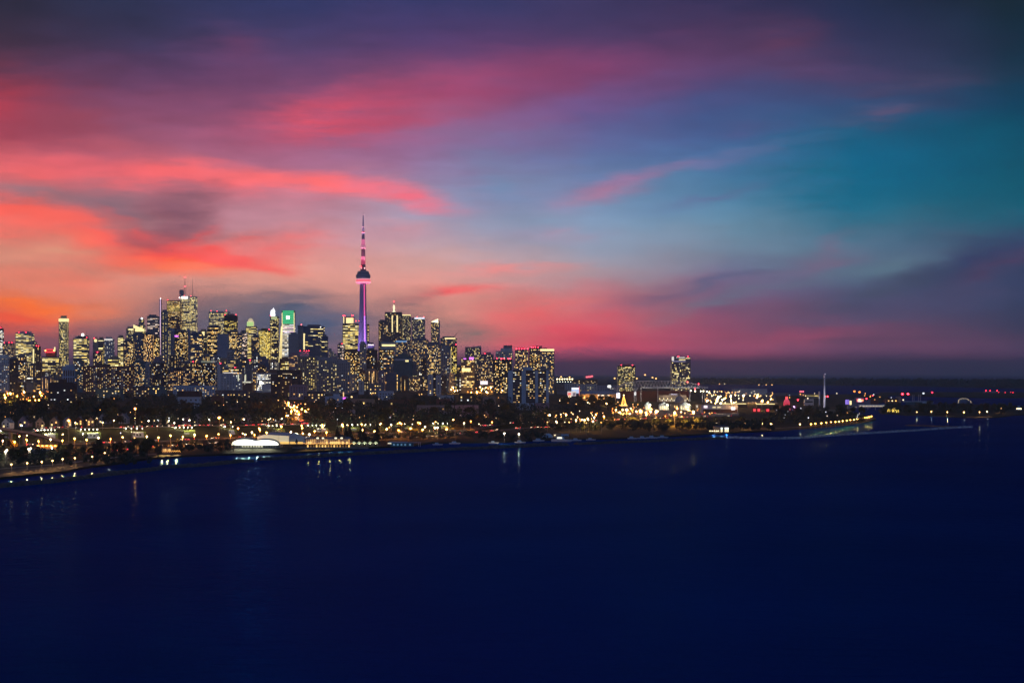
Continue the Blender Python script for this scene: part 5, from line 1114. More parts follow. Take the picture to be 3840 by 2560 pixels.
for k in range(34): mbb.ball((-56 * px2m + k * 2.7 * px2m, -2.8, 1.5 + .8 * abs(sin(k * 2.1))), .22, 5, 3)
o = put('string_of_bulbs', mbb, lamp_mat('bulbs', (1, .45, .06), 2.6, False), fl); o['kind'] = 'stuff'

for q in (-34, -14, 20): reflection_spot(fl, (q * px2m, -3.4, 2.6), 45000, (1, .6, .2), .8)  # spots added only for the restaurant's reflection
# ------------------------------------------------------------------ houses of the hillside
HM = {}
def house(px, py, wk, rk, w, label, group=None, lit=1, hgt=5.0):
    x, Y, z = ground(px, py)
    t_ = thing('gabled_house', label, 'house', (x, Y, z), random.uniform(-.5, .5), group)
    k = (wk, rk, w, hgt)
    if k not in HM:
        d = w * 1.2
        wl = MB().box(-w / 2, w / 2, -d / 2, d / 2, 0, hgt).poly([(-w / 2, -d / 2, hgt), (w / 2, -d / 2, hgt), (0, -d / 2, hgt + w * .5)]).poly([(-w / 2, d / 2, hgt), (0, d / 2, hgt + w * .5), (w / 2, d / 2, hgt)]).mesh('wall'); wl.materials.append(wall(wk))
        e = .4; r_ = MB()
        for sx in (-1, 1): r_.quad((sx * (w / 2 + e), -d / 2 - e, hgt - e * .9), (sx * (w / 2 + e), d / 2 + e, hgt - e * .9), (0, d / 2 + e, hgt + w * .5 + .15), (0, -d / 2 - e, hgt + w * .5 + .15))
        r_.box(w * .18, w * .18 + .8, 0, .8, hgt, hgt + w * .62); r_ = r_.mesh('roof'); r_.materials.append(wall(rk)); HM[k] = (wl, r_, d)
    wl, r_, d = HM[k]
    put('wall', wl, None, t_); put('roof', r_, None, t_)
    for i, (u, zz) in enumerate([(-w * .25, 1.9), (w * .25, 1.9), (-w * .25, 3.9), (w * .25, 3.9)]):
        put('window', solo_mesh(1.3, 1.4, random.randrange(6) if random.random() < .3 * lit else 'dark'), None, t_, (u, -d / 2, zz))
    put('door', MB().box(-.5, .5, -d / 2 - .06, -d / 2 + .05, 0, 2.1), wall('brown'), t_)
house(964, 1582, 'white', 'slate', 7.5, 'white gabled house standing alone left of the bright avenue')
house(205, 1600, 'tan', 'dark', 7, 'tan gabled house with a steep roof below the left mast lamp')
house(30, 1606, 'pale', 'blue', 7, 'pale house with a blue roof at the far left under the trees')
house(466, 1588, 'grey', 'slate', 8, 'grey gabled house right below the middle mast lamp')
house(395, 1588, 'grey', 'dark', 8, 'long pale-eaved house left of the middle mast lamp')
for q, r_ in [(95, 1600), (150, 1604), (252, 1600), (298, 1596), (340, 1598), (540, 1590), (590, 1592), (640, 1590), (700, 1588), (745, 1588), (790, 1586), (880, 1586), (925, 1586), (1010, 1584), (1050, 1582), (1180, 1572), (1240, 1572), (1320, 1568), (1400, 1566), (1480, 1566), (1560, 1566), (1820, 1570), (1860, 1572), (120, 1570), (440, 1568), (600, 1566), (860, 1560), (1950, 1580), (2000, 1574)]:
    house(q, r_, random.choice(['tan', 'brown', 'grey', 'brick', 'mauve']), random.choice(['dark', 'slate']), random.choice([6, 7, 8]), 'small dim gabled house among trees along the hillside street', 'dim hillside houses')
# ------------------------------------------------------------------ exhibition grounds on the right
E = dict(pent=False)
b = B(2318, 2382, 1372, 4100, 'dark hotel tower with two red beacons left of the stadium truss', 'dark hotel tower', 'dark', 'condo', .4, 'yellow', 1.5, red=(.18, .84), cat='hotel', name='hotel_tower')
b = B(2519, 2589, 1340, 3700, 'pale lit hotel tower rising behind the stadium, red beacons on top', 'pale hotel tower', 'mauve', 'condo', .24, 'yellow', 1.5, red=(.32, .37, .86), pent=False, cat='hotel', name='hotel_tower', ribs=8, z1=84)
on(b, 'lit_crown_corner', 2519, 2527, 1337, 1352, L_wsoft, .5); on(b, 'crown_wall', 2519, 2570, 1336, 1351, wall('mauve'), .25); on(b, 'crown_band', 2546, 2570, 1347, 1350, L_yel, .6); on(b, 'crown_band', 2571, 2588, 1342, 1344, L_yel, .6); on(b, 'pale_band', 2521, 2571, 1353, 1356, lamp_mat('lilac_band', (.6, .55, .85), .4, False), .6); on(b, 'lit_storey', 2529, 2546, 1399, 1403, L_yel, .5); on(b, 'lit_storey', 2573, 2587, 1415, 1419, L_yel, .5)
for k, q in enumerate((2537, 2545, 2549, 2553, 2557, 2561, 2565)): on(b, 'sign_letter', q, q + 2.6, 1338, 1342.5, L_wsoft, .6)
b = B(2150, 2240, 1424, 4600, 'old loft factory carrying a tilted red neon sign', 'neon-signed factory', 'brown', 'condo', .2, 'warm', 1.4, name='factory', cat='factory', **E)
root, Y, d, h = b
def lettering(text, root, x, y, z, size, m, rx=pi / 2, ry=0.0, name='lettering'):
    cu = bpy.data.curves.new('txt', 'FONT'); cu.body = text; cu.size = size; cu.align_x = 'CENTER'; cu.extrude = .08
    to = bpy.data.objects.new('txt', cu); COL.objects.link(to); dg = bpy.context.evaluated_depsgraph_get(); me = bpy.data.meshes.new_from_object(to.evaluated_get(dg)); bpy.data.objects.remove(to)
    me.materials.clear(); me.materials.append(m); o = put(name, me, None, root, (x, y, z)); o.rotation_euler = (rx, ry, 0); return o
xs = X(2210, Y) - root.location.x; zs = Zp(1412, Y) - root.location.z
sg = put('sign_frame', MB().box(-11, 11, -.4, .2, -4, 4), lamp_mat('neon_back', (1, .02, .06), .6, False), root, (xs, -d / 2 - .4, zs)); sg.rotation_euler = (0, -.15, 0)
for q in (-8, 8): put('sign_post', MB().tube((xs + q, -d / 2, h - 1), (xs + q, -d / 2, zs), .25), M_mast, root)
lettering('TIP TOP LOFTS', sg, 0, -.5, -1.3, 3.4, lamp_mat('neon_letters', (1, .25, .25), 4, False))
b = B(2086, 2152, 1424, 4700, 'low roof edged by a row of bright yellow floodlights', 'floodlit roof edge', 'dark', None, name='low_building', **E)
for k in range(7): rooflamp(b, 2089 + k * 9.5, 1421, lamp_mat('roof_flood', (1, .8, .35), 9, False), 2.0)
for k in range(6): rooflamp(b, 2090 + k * 10, 1431, lamp_mat('roof_flood2', (.95, .95, .7), 6, False), 1.2)
B(2118, 2172, 1438, 4200, 'pale grey hall with blank walls left of the billboards', 'pale blank hall', 'pale', 'dots', .06, 'white', 1, name='exhibition_hall', **E)
B(2172, 2238, 1441, 4100, 'pale hall with arched windows under the neon sign', 'pale arched hall', 'pale', 'dots', .2, 'yellow', 1.3, name='exhibition_hall', **E)
B(2240, 2322, 1446, 4000, 'long grey hall left of the stadium with a white screen', 'long grey hall', 'steel', 'dots', .1, 'white', 1.2, name='exhibition_hall', **E)
on((root, Y, d, h), 'lit_sign', 2196, 2220, 1440, 1445, L_yel, .6)
B(2090, 2130, 1463, 3500, 'blue-grey low hall just right of the three-bay tower', 'blue-grey low hall', 'blue', None, name='exhibition_hall', **E)
b = B(2130, 2200, 1474, 3350, 'low blue roofed hall behind the bright billboards', 'low blue hall', 'blue', None, name='exhibition_hall', **E)
def billboard(label, px0, px1, py0, py1, Y, m, foot=None, name='billboard', parts=()):
    Y *= 1.36 if px0 > 2080 else 1.25
    x = X((px0 + px1) / 2, Y); z = gz_px((px0 + px1) / 2, Y); t_ = thing(name, label, 'billboard', (x, Y, z)); w = (px1 - px0) / F * Y; z0, z1 = Zp(py1, Y) - z, Zp(py0, Y) - z
    put('screen', MB().box(-w / 2, w / 2, -.3, 0, z0, z1), m, t_); put('frame', MB().box(-w / 2 - .3, w / 2 + .3, .02, .5, z0 - .3, z1 + .3), wall('dark'), t_)
    put('post', MB().tube((0, .8, 0), (0, .8, z0 + 1), .5, n=8), M_mast, t_)
    for (a, c, e, f_, m2) in parts: put('picture_patch', MB().box(-w / 2 + a * w, -w / 2 + c * w, -.5, -.32, z0 + e * (z1 - z0), z0 + f_ * (z1 - z0)), m2, t_)
lm_ = lambda n, c, s: lamp_mat(n, c, s, False)
billboard('bright blue and white screen on a post beside a red light pole', 2143, 2171, 1453, 1474, 3000, lm_('scr_blue', (.55, .7, 1), 1.0), parts=[(.05, .95, .75, .95, lm_('scr_w', (1, .95, .9), 1.6)), (.2, .6, .05, .4, lm_('scr_lb', (.9, .92, 1), 1.3))])
billboard('low white screen with a red patch left of the blue one', 2128, 2160, 1467, 1484, 2950, lm_('scr_pale', (1, .85, .8), .8), parts=[(.06, .4, .1, .7, lm_('scr_red', (1, .12, .06), 1.3)), (.62, .95, .1, .7, lm_('scr_dk', (.4, .3, .35), .3))])
billboard('small white screen on the end of the long grey hall', 2279, 2291, 1444, 1453, 3300, lm_('scr_white', (1, 1, .92), 2.2))
billboard('tall white screen at the left end of the stadium', 2312, 2325, 1473, 1492, 2900, lm_('scr_white2', (.98, .92, 1), 2.2))
billboard('white roadside screen high above the bright junction', 1801, 1829, 1428, 1441, 3600, lm_('scr_pink', (1, .88, .92), 1.3))
x_, Y_ = X(2172, 4050), 4050; t_ = thing('light_pole', 'slim pole glowing red beside the blue screen', 'light pole', (x_, Y_, LAND)); put('pole', MB().tube((0, 0, 0), (0, 0, Zp(1480, Y_) - LAND), .4), M_mast, t_); put('red_tube', MB().tube((0, 0, Zp(1480, Y_) - LAND), (0, 0, Zp(1448, Y_) - LAND), .55), lm_('red_tube', (1, .16, .08), 1.3), t_)
# arena with an orange-washed front
gx, gy, g0 = ground(2245, 1503); p_ = gy / F
ar = thing('arena', 'low arena with an orange-lit curved front and a white lit name', 'arena', (gx, gy, g0))
n_a = 12; fr_ = [(-72 * p_ + 138 * p_ * k / n_a, -6 * sin(pi * k / n_a)) for k in range(n_a + 1)]
mb = MB()
for (xa, ya), (xb, yb) in zip(fr_, fr_[1:]): mb.quad((xa, ya, 0), (xb, yb, 0), (xb, yb, 26 * p_), (xa, ya, 26 * p_))
put('front_wall', mb, mat('arena_wall', (.55, .42, .30), noise=.1), ar)
mb = MB()
for (xa, ya), (xb, yb) in zip(fr_, fr_[1:]): mb.quad((xa, ya, 26 * p_), (xb, yb, 26 * p_), (xb * .8, 40, 36 * p_), (xa * .8, 40, 36 * p_))
put('roof', mb, wall('steel'), ar)
put('sign_board', MB().box(-4 * p_, 40 * p_, -7.6, -7.2, 18 * p_, 24 * p_), wall('dark'), ar)
put('sign_ring', MB().tube((-1 * p_, -8.0, 21 * p_), (-1 * p_, -7.62, 21 * p_), 2.9 * p_, n=14), lm_('arena_sign', (1, .9, .8), 2.0), ar)
for k in range(16): put('sign_letter', MB().box((4 + k * 2.25) * p_, (5.7 + k * 2.25) * p_, -7.9, -7.62, 19.6 * p_, 22.6 * p_), lm_('arena_sign', (1, .9, .8), 2.0), ar) if k != 8 else None
for q in (-54, -22, 8, 40): put('wall_lamp', MB().ball((q * p_, -10, 12 * p_), .9, 7, 4), lamp_mat('arena_flood', (1, .5, .08), 3, False), ar); bulb(ar, (q * p_, -12, 12 * p_), 'arena', 7000, .8, (1, .45, .07))
# stadium
gx, gy, g0 = ground(2480, 1506); p_ = gy / F
sd_ = thing('stadium', 'open football stadium with a white arched roof truss and dark red stand', 'stadium', (gx, gy, g0))
M_w = mat('truss_white', (.62, .66, .78), rough=.5, noise=.05)
xL, xR = -168 * p_, 170 * p_
def q_(px, py, y=0.0): return ((px - 2480) * p_, y, (1506 - py) * p_)
put('stand', MB().prism([(xL + 8, 14), (xR - 34, 14), (xR - 34, 44), (xL + 8, 44)], 0, 40 * p_), mat('stand_red', (.09, .014, .02), rough=.8), sd_)
for k in range(7): put('seat_tier', MB().box(xL + 12, xR - 36, 10 - k * 1.4, 15 - k * 1.4, (12 - k * 1.6) * p_ , (15 - k * 1.6) * p_), mat('seat_dark', (.07, .015, .02)), sd_)
put('concourse', MB().box(-10 * p_, xR - 40, -4, -3, 0, 25 * p_), wall('tan'), sd_)
for k in range(24): put('concourse_window', MB().box((-8 + k * 4.9) * p_, (-5 + k * 4.9) * p_, -4.3, -4.05, (3 if k % 3 else 9) * p_, (8 if k % 3 else 14) * p_), [L_yel, L_dimyel, L_wsoft][k % 3], sd_)
put('roof_edge', MB().box(-72 * p_, xR + 2, -6, -4, 51 * p_, 53 * p_).box(-72 * p_, xR + 2, -6, -4, 55 * p_, 56.4 * p_), M_w, sd_)
rd = put('roof_deck', MB().quad((xL + 4, -2, 56 * p_), (xR, -2, 56 * p_), (xR, 42, 60 * p_), (xL + 4, 42, 60 * p_)), wall('slate'), sd_)
top = [(2322, 1448), (2345, 1436), (2395, 1429), (2450, 1428), (2520, 1429), (2575, 1433), (2610, 1440), (2628, 1450)]
bot = [(2322, 1450)] + [(2322 + 306 * k / 26, 1450) for k in range(1, 27)]
tl = lambda x: lerp_tab(top, x)
put('top_chord', (lambda m: [m.tube(q_(*a, -5), q_(*c, -5), .55, n=5) for a, c in zip(top, top[1:])] and m)(MB()), M_w, sd_)
put('top_chord', (lambda m: [m.tube(q_(*a, 16), q_(*c, 16), .5, n=5) for a, c in zip(top, top[1:])] and m)(MB()), M_w, sd_)
for k in range(26):
    xa, xb = 2322 + 306 * k / 26, 2322 + 306 * (k + 1) / 26
    put('truss_brace', MB().tube(q_(xa, 1450, -5), q_((xa + xb) / 2, tl((xa + xb) / 2), -5), .3, n=4).tube(q_((xa + xb) / 2, tl((xa + xb) / 2), -5), q_(xb, 1450, -5), .3, n=4), M_w, sd_)
for px_, pt in ((2316, 1440), (2378, 1452), (2384, 1452), (2403, 1452), (2466, 1450), (2586, 1450), (2633, 1450), (2642, 1450)): put('column', MB().tube(q_(px_, 1508, -5.5), q_(px_, pt, -5.5), .55, n=6), M_w, sd_)
for px_ in (2316, 2381):
    for dx in (-14, 12): put('strut', MB().tube(q_(px_, 1470, -5.5), q_(px_ + dx, 1452, -5.5), .4, n=5), M_w, sd_)
put('sign_board', MB().box(*[v for v in (28 * p_, 66 * p_)], -4.9, -4.5, 25 * p_, 31 * p_), wall('slate'), sd_); lettering('BMO FIELD', sd_, 47 * p_, -5.0, 26.4 * p_, 4.4 * p_, lm_('field_sign', (.85, .75, 1), 1.6))
put('side_sign', MB().box((2381 - 2480 - 4) * p_, (2381 - 2480 + 4) * p_, -6.8, -6.3, 24 * p_, 36 * p_), lm_('side_sign', (.7, .75, .85), .7), sd_)
for px_, py_ in ((2606, 1466), (2627, 1466), (2637, 1466), (2650, 1467), (2590, 1464)): put('stand_lamp', MB().ball(q_(px_, py_, -4), 1.0, 7, 4), lm_('stand_lamp', (1, .85, .5), 14), sd_)
for px_, py_ in ((2577, 1432), (2619, 1439), (2605, 1458)): put('red_beacon', MB().ball(q_(px_, py_, -5), .9, 6, 4), RED(), sd_)
for q in (-120, -60, 20, 80, 130): bulb(sd_, (q * p_, -14, 34 * p_), 'stadium_fill', 5000, 1.0, (1, .86, .62))  # unseen lights added in front to brighten truss and stand
# cone of light strings
gx, gy, g0 = ground(2339, 1521); p_ = gy / F; cn = thing('light_cone', 'tall cone of golden light strings shaped like a tree', 'light display', (gx, gy, g0))
put('mast', MB().tube((0, 0, 0), (0, 0, 40 * p_), .2), M_mast, cn)
for k in range(9):
    a = 2 * pi * k / 9; put('light_string', MB().tube((11 * p_ * cos(a), 11 * p_ * sin(a), .3), (.8 * p_ * cos(a), .8 * p_ * sin(a), 37 * p_), .26, n=5), lamp_mat('cone_string', (1, .50, .06), 2.6), cn)
put('star', MB().ball((0, 0, 40 * p_), .9, 6, 4), lm_('cone_star', (1, .8, .4), 8), cn); put('base_ring', MB().lathe([(14 * p_, 0), (14 * p_, 1.0), (11 * p_, 1.2)], n=14), lm_('cone_base', (1, .6, .15), 2.5), cn)
# dome and gabled pavilions
gx, gy, g0 = ground(2552, 1528); p_ = gy / F; dmn = thing('domed_hall', 'dim ribbed dome on a low hall in front of the stadium', 'dome', (gx, gy, g0))
put('drum', MB().lathe([(19 * p_, 0), (19 * p_, 18 * p_)], 0, 20, 18), wall('tan'), dmn); put('dome', MB().lathe([(18 * p_, 18 * p_), (18.4 * p_, 26 * p_), (15 * p_, 36 * p_), (9 * p_, 42 * p_), (2 * p_, 44 * p_)], 0, 20, 18), wall('grey'), dmn, smooth=False)
put('lantern', MB().lathe([(5 * p_, 43 * p_), (5 * p_, 52 * p_), (.5, 58 * p_)], 0, 20, 8), wall('tan'), dmn)
for k in range(12): a = 2 * pi * k / 12; put('rib', MB().tube((18.5 * p_ * cos(a), 20 + 18.5 * p_ * sin(a), 20 * p_), (15.2 * p_ * cos(a), 20 + 15.2 * p_ * sin(a), 36 * p_), .2, n=4), wall('pale'), dmn)
for c_, w_, lb in ((2490, 40, 'left white-gabled pavilion with floodlit arches'), (2570, 44, 'right white-gabled pavilion with floodlit arches'), (2430, 26, 'small dim gabled pavilion left of the two floodlit ones')):
    gx, gy, g0 = ground(c_, 1537); p_ = gy / F; t_ = thing('gabled_pavilion', lb, 'pavilion', (gx, gy, g0)); w_ *= p_
    put('wall', MB().box(-w_ / 2 + 1, w_ / 2 - 1, 0, 16, 0, 18 * p_), wall('pale'), t_)
    put('roof', MB().poly([(-w_ / 2, -.6, 17 * p_), (w_ / 2, -.6, 17 * p_), (0, -.6, 31 * p_)]).quad((-w_ / 2, -.6, 17 * p_), (0, -.6, 31 * p_), (0, 17, 31 * p_), (-w_ / 2, 17, 17 * p_)).quad((w_ / 2, -.6, 17 * p_), (0, -.6, 31 * p_), (0, 17, 31 * p_), (w_ / 2, 17, 17 * p_)), wall('steel'), t_)
    for k in range(4): put('lit_arch', MB().box(-w_ / 2 + 2 + k * (w_ - 4) / 4, -w_ / 2 + 2 + (k + .6) * (w_ - 4) / 4, -.3, .1, 1, 14 * p_), [lm_('arch_a', (1, .85, .4), .9), L_dimyel][k % 2], t_)
    put('flood_lamp', MB().ball((w_ * .3, -4, 20 * p_), .9, 7, 4), lamp_mat('pav_flood', (1, .95, .65), 4, False), t_); bulb(t_, (w_ * .3, -6, 20 * p_), 'pav', 5000, .8, (1, .9, .55)); put('lamp_post', MB().tube((w_ * .3, -4, 0), (w_ * .3, -4, 19 * p_), .15), M_mast, t_)
b = B(2515, 2545, 1514, -1538, 'tan columned hall between the two floodlit pavilions', 'tan columned hall', 'tan', 'strip', .6, 'orange', .9, name='exhibition_hall', **E)
b = B(2610, 2635, 1518, -1540, 'small orange-fronted hall left of the long white shed', 'orange-fronted hall', 'tan', 'dots', .5, 'orange', 1.2, name='exhibition_hall', **E); on(b, 'lit_sign', 2612, 2616, 1519, 1527, L_wsoft)
b = B(2636, 2765, 1520, -1548, 'long white low shed with two yellow strip lights', 'long white shed', 'white', None, name='long_shed', d=26, **E); on(b, 'strip_light', 2672, 2684, 1525, 1528, L_yel); on(b, 'strip_light', 2690, 2704, 1525, 1528, L_yel); on(b, 'brick_base', 2636, 2765, 1534, 1548, wall('brown'), .3); on(b, 'lit_sign', 2640, 2652, 1521, 1528, lm_('pink_sign', (1, .75, .85), 2), .5); on(b, 'lit_sign', 2742, 2756, 1527, 1536, lm_('white_sign', (.95, .95, 1), 2), .5)
B(2752, 2876, 1459, 3850, 'long flat pale shed roof behind the big car park', 'flat pale shed', 'pale', None, name='long_shed', **E)
b = B(2880, 2990, 1474, 3700, 'low blue-grey shed row behind the red-lit dome', 'blue-grey shed row', 'blue', None, name='long_shed', **E)
b = B(2840, 2905, 1513, -1533, 'low hall with a line of white eave lights left of the red dome', 'eave-lit hall', 'brown', None, name='exhibition_hall', **E); on(b, 'eave_light', 2835, 2905, 1513, 1515.5, L_yel)
b = B(2700, 2800, 1510, -1526, 'dark pavilion with a thin white eave light behind the long white shed', 'thin eave pavilion', 'brown', None, name='exhibition_hall', **E); on(b, 'eave_light', 2700, 2798, 1512, 1514.5, L_yel)
b = B(2822, 2852, 1531, -1548, 'small red-lit gatehouse left of the red dome', 'red gatehouse', 'brick', None, name='gatehouse', **E); on(b, 'red_panel', 2825, 2834, 1532, 1542, L_red); on(b, 'red_panel', 2841, 2850, 1532, 1542, L_red)
b = B(2872, 2886, 1531, -1546, 'tiny red-lit kiosk beside the red gatehouse', 'red kiosk', 'brick', None, name='kiosk', **E); on(b, 'red_panel', 2874, 2884, 1533, 1542, L_red)
gx, gy, g0 = ground(2955, 1545); p_ = gy / F; rdm = thing('domed_building', 'domed building glowing bright red with a lantern on top', 'domed building', (gx, gy, g0))
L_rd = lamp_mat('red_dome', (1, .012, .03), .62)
put('body', MB().box(-26 * p_, 34 * p_, 0, 24, 0, 24 * p_), wall('brick'), rdm)
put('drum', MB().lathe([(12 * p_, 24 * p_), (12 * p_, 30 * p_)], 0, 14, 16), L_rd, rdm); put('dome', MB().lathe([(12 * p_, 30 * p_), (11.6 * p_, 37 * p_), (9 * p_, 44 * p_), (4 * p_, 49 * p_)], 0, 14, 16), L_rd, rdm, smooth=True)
put('lantern', MB().lathe([(4.6 * p_, 49 * p_), (4.6 * p_, 58 * p_)], 0, 14, 10), lm_('red_lantern', (1, .08, .06), 1.4), rdm); put('spire', MB().lathe([(5 * p_, 58 * p_), (1.5 * p_, 64 * p_), (.2, 72 * p_)], 0, 14, 10), mat('spire_red', (.25, .01, .04)), rdm)
for k in range(6): put('window', MB().box((-22 + k * 9) * p_, (-18 + k * 9) * p_, -.3, .1, 8 * p_, 17 * p_), [lm_('win_violet', (.5, .35, 1), .6), lm_('win_red', (1, .1, .15), .6)][k > 2 and k % 2], rdm)
put('violet_lamp', MB().ball((22 * p_, -1, 20 * p_), 1.2, 7, 4), lm_('violet_lamp', (.55, .4, 1), 6), rdm)
b = B(2996, 3018, 1473, 3600, 'grey block with three red lit letters on its roof', 'three-letter block', 'slate', None, name='low_building', **E)
for k in range(3): on(b, 'red_letter', 2999 + k * 5.6, 3003 + k * 5.6, 1465, 1470, lm_('red_letter', (1, .12, .16), 3), .3)
b = B(3024, 3070, 1478, 3300, 'long low building with a yellow-lit front left of the white mast', 'yellow-fronted low building', 'tan', 'ribbon', .9, 'yellow', 1.3, name='low_building', **E)
b = B(3018, 3050, 1497, -1520, 'bright lit kiosk pavilion under the white mast', 'bright kiosk pavilion', 'pale', 'ribbon', .9, 'white', 1.4, name='kiosk', **E)
# white mast with a pod-like head, and the pylon beside it
gx, gy, g0 = ground(3092, 1536); p_ = gy / F; mt = thing('turbine_mast', 'tall tapering white mast with an egg-shaped head', 'mast', (gx, gy, g0))
put('shaft', MB().lathe([(4.0 * p_, 0), (3.4 * p_, 50 * p_), (2.4 * p_, 118 * p_)], 0, 0, 14), mat('mast_white', (.78, .78, .84), rough=.5, noise=.06), mt, smooth=True); bulb(mt, (-14, -34, 14), 'mast_fill', 26000, 1.0, (.9, .85, 1))  # unseen point light added in front to brighten the mast
put('head', MB().lathe([(2.2 * p_, 118 * p_), (4.6 * p_, 121 * p_), (5.8 * p_, 126 * p_), (4.4 * p_, 131 * p_), (1.5 * p_, 135 * p_)], 0, 0, 14), mat('mast_head', (.45, .42, .52), rough=.5), mt, smooth=True); put('head_lamp', MB().ball((1.4 * p_, -2, 134 * p_), .8, 7, 4), lm_('mast_tip', (.6, .55, .75), .5), mt)
gx, gy, g0 = ground(3073, 1522); p_ = gy / F; py_ = thing('pylon', 'flat grey pylon slab left of the white mast', 'pylon', (gx, gy, g0)); put('slab', MB().box(-2.6 * p_, 2.6 * p_, 0, 2, 0, 54 * p_).box(-2.6 * p_, -.6 * p_, -.6, 0, 0, 55 * p_), mat('mast_white', (.62, .62, .72)), py_); put('base', MB().box(-4 * p_, 4 * p_, -1, 3, 0, 2), M_conc, py_)
# entertainment building, bridge
b = B(3208, 3240, 1492, -1530, 'mauve building with a glowing red and orange sign on its wall', 'red-signed building', 'mauve', None, name='theatre', cat='theatre', **E); on(b, 'sign_panel', 3212, 3238, 1494, 1506, lm_('sign_red', (1, .05, .08), .7)); on(b, 'sign_lettering', 3215, 3237, 1499, 1502.5, lm_('sign_orange', (1, .45, .12), 2.4), .5); on(b, 'sign_lettering', 3219, 3228, 1495, 1497.5, lm_('sign_white', (1, .8, .85), 2.2), .5); on(b, 'sign_lettering', 3217, 3231, 1503.5, 1505.5, lm_('sign_white', (1, .8, .85), 2.2), .5)
B(3240, 3263, 1499, -1530, 'pale mauve gabled block right of the glowing red sign', 'pale mauve gabled block', 'mauve', None, name='low_building', **E)
b = B(3264, 3292, 1501, -1524, 'dark red ribbed wall right of the mauve block', 'dark red wall block', 'brick', None, name='low_building', ribs=3, **E)
b = B(3180, 3207, 1500, -1532, 'small hall with violet and yellow wall lights left of the red sign', 'violet-lit hall', 'slate', None, name='low_building', **E); on(b, 'violet_panel', 3170, 3184, 1498, 1516, lm_('violet_p', (.35, .2, 1), .8)); on(b, 'yellow_panel', 3186, 3193, 1502, 1517, L_yel)
gx, gy, g0 = ground(3270, 1534); p_ = gy / F; br = thing('pedestrian_bridge', 'enclosed lit footbridge on posts crossing to the island', 'bridge', (gx, gy, g0))
put('tube', MB().box(-48 * p_, 48 * p_, 0, 6, 8 * p_, 16 * p_), wall('steel'), br); put('roof', MB().box(-50 * p_, 50 * p_, -.5, 6.5, 16 * p_, 18 * p_), wall('lightblue'), br)
for k in range(22): put('window', MB().box((-46 + k * 4.2) * p_, (-43 + k * 4.2) * p_, -.25, .05, 9.5 * p_, 14.5 * p_), [lm_('br_a', (1, .8, .5), .7), lm_('br_b', (1, .65, .35), .5), lm_('br_c', (.9, .9, .8), .35)][k % 3], br)
for q in (-40, -14, 14, 40): put('post', MB().tube((q * p_, 3, -3), (q * p_, 3, 8 * p_), .4, n=6), wall('pale'), br)
# island: white masts, roof, ring of lamps
gx, gy, g0 = ground(3450, 1516); p_ = gy / F; pod = thing('mast_pavilion', 'white roofed pavilion hung from four tall masts on the island', 'pavilion', (gx, gy, .9))
put('roof', MB().box(-58 * p_, 44 * p_, 0, 12, 10 * p_, 13 * p_).prism([(10 * p_, 0), (50 * p_, 0), (50 * p_, 12), (10 * p_, 12)], 4 * p_, 10 * p_), wall('lightblue'), pod); put('wall', MB().box(-50 * p_, 40 * p_, 2, 10, 0, 10 * p_), wall('teal'), pod)
for q in (-26, -20, -3, 4): put('mast', MB().tube((q * p_, 5, 0), (q * p_, 5, 38 * p_), .5, .35, 6), wall('pale'), pod)
gx, gy, g0 = ground(3617, 1512); p_ = gy / F; rg = thing('lamp_arch', 'dome-shaped arch of small white lamps on the island', 'light display', (gx, gy, .9)); put('shell', MB().lathe([(24 * p_, 0), (20 * p_, 10 * p_), (8 * p_, 15 * p_), (.5, 16 * p_)], 0, 10, 14), wall('blue'), rg)
for k in range(17): a = pi * k / 16; put('bulb', MB().ball((24 * p_ * cos(a), -1 + 8 * (sin(a) > .5), 3 * p_ + 16 * p_ * sin(a)), .5, 6, 4), lm_('arch_bulb', (1, .80, .42), 1.4), rg)
b = B(3324, 3368, 1494, 2650, 'orange-lit cafe building at the left end of the island', 'orange-lit cafe', 'brown', 'dots', .9, 'orange', 1.8, name='cafe', cat='cafe', **E)
b = B(3362, 3378, 1489, 2700, 'tiny hut with a red roof light beside the orange cafe', 'tiny red-lit hut', 'tan', None, name='hut', **E); on(b, 'red_panel', 3350, 3362, 1494, 1497, lm_('hut_red', (1, .2, .15), 1.2))
# airport
B(3695, 3742, 1468, 4300, 'pale green-grey hangar on the far right shore with red beacons', 'green-grey hangar', 'grey', None, red=(.06, .4, .95), name='hangar', cat='hangar', **E)
B(3740, 3800, 1475, 4350, 'lower dark hangar on the far right with red beacons', 'lower dark hangar', 'slate', None, red=(.1, .5, .85, .98), name='hangar', cat='hangar', **E)
b = B(3484, 3508, 1478, 4250, 'airport control block with one strong red lamp', 'airport control block', 'slate', None, name='control_tower', **E); rooflamp(b, 3496, 1472, lm_('airport_red', (1, .02, .05), 12), 2.2); rooflamp(b, 3479, 1477, RED(), 1.4)
B(3310, 3350, 1473, 4400, 'pale flat terminal building on the airport shore', 'pale flat terminal', 'steel', None, name='terminal', **E)
b = B(3284, 3304, 1478, 4300, 'yellow-lit canopy on posts at the airport quay', 'yellow-lit canopy', 'tan', None, name='ferry_canopy', **E); on(b, 'light_strip', 3282, 3306, 1475, 1480, lm_('canopy_gold', (1, .6, .05), 2))

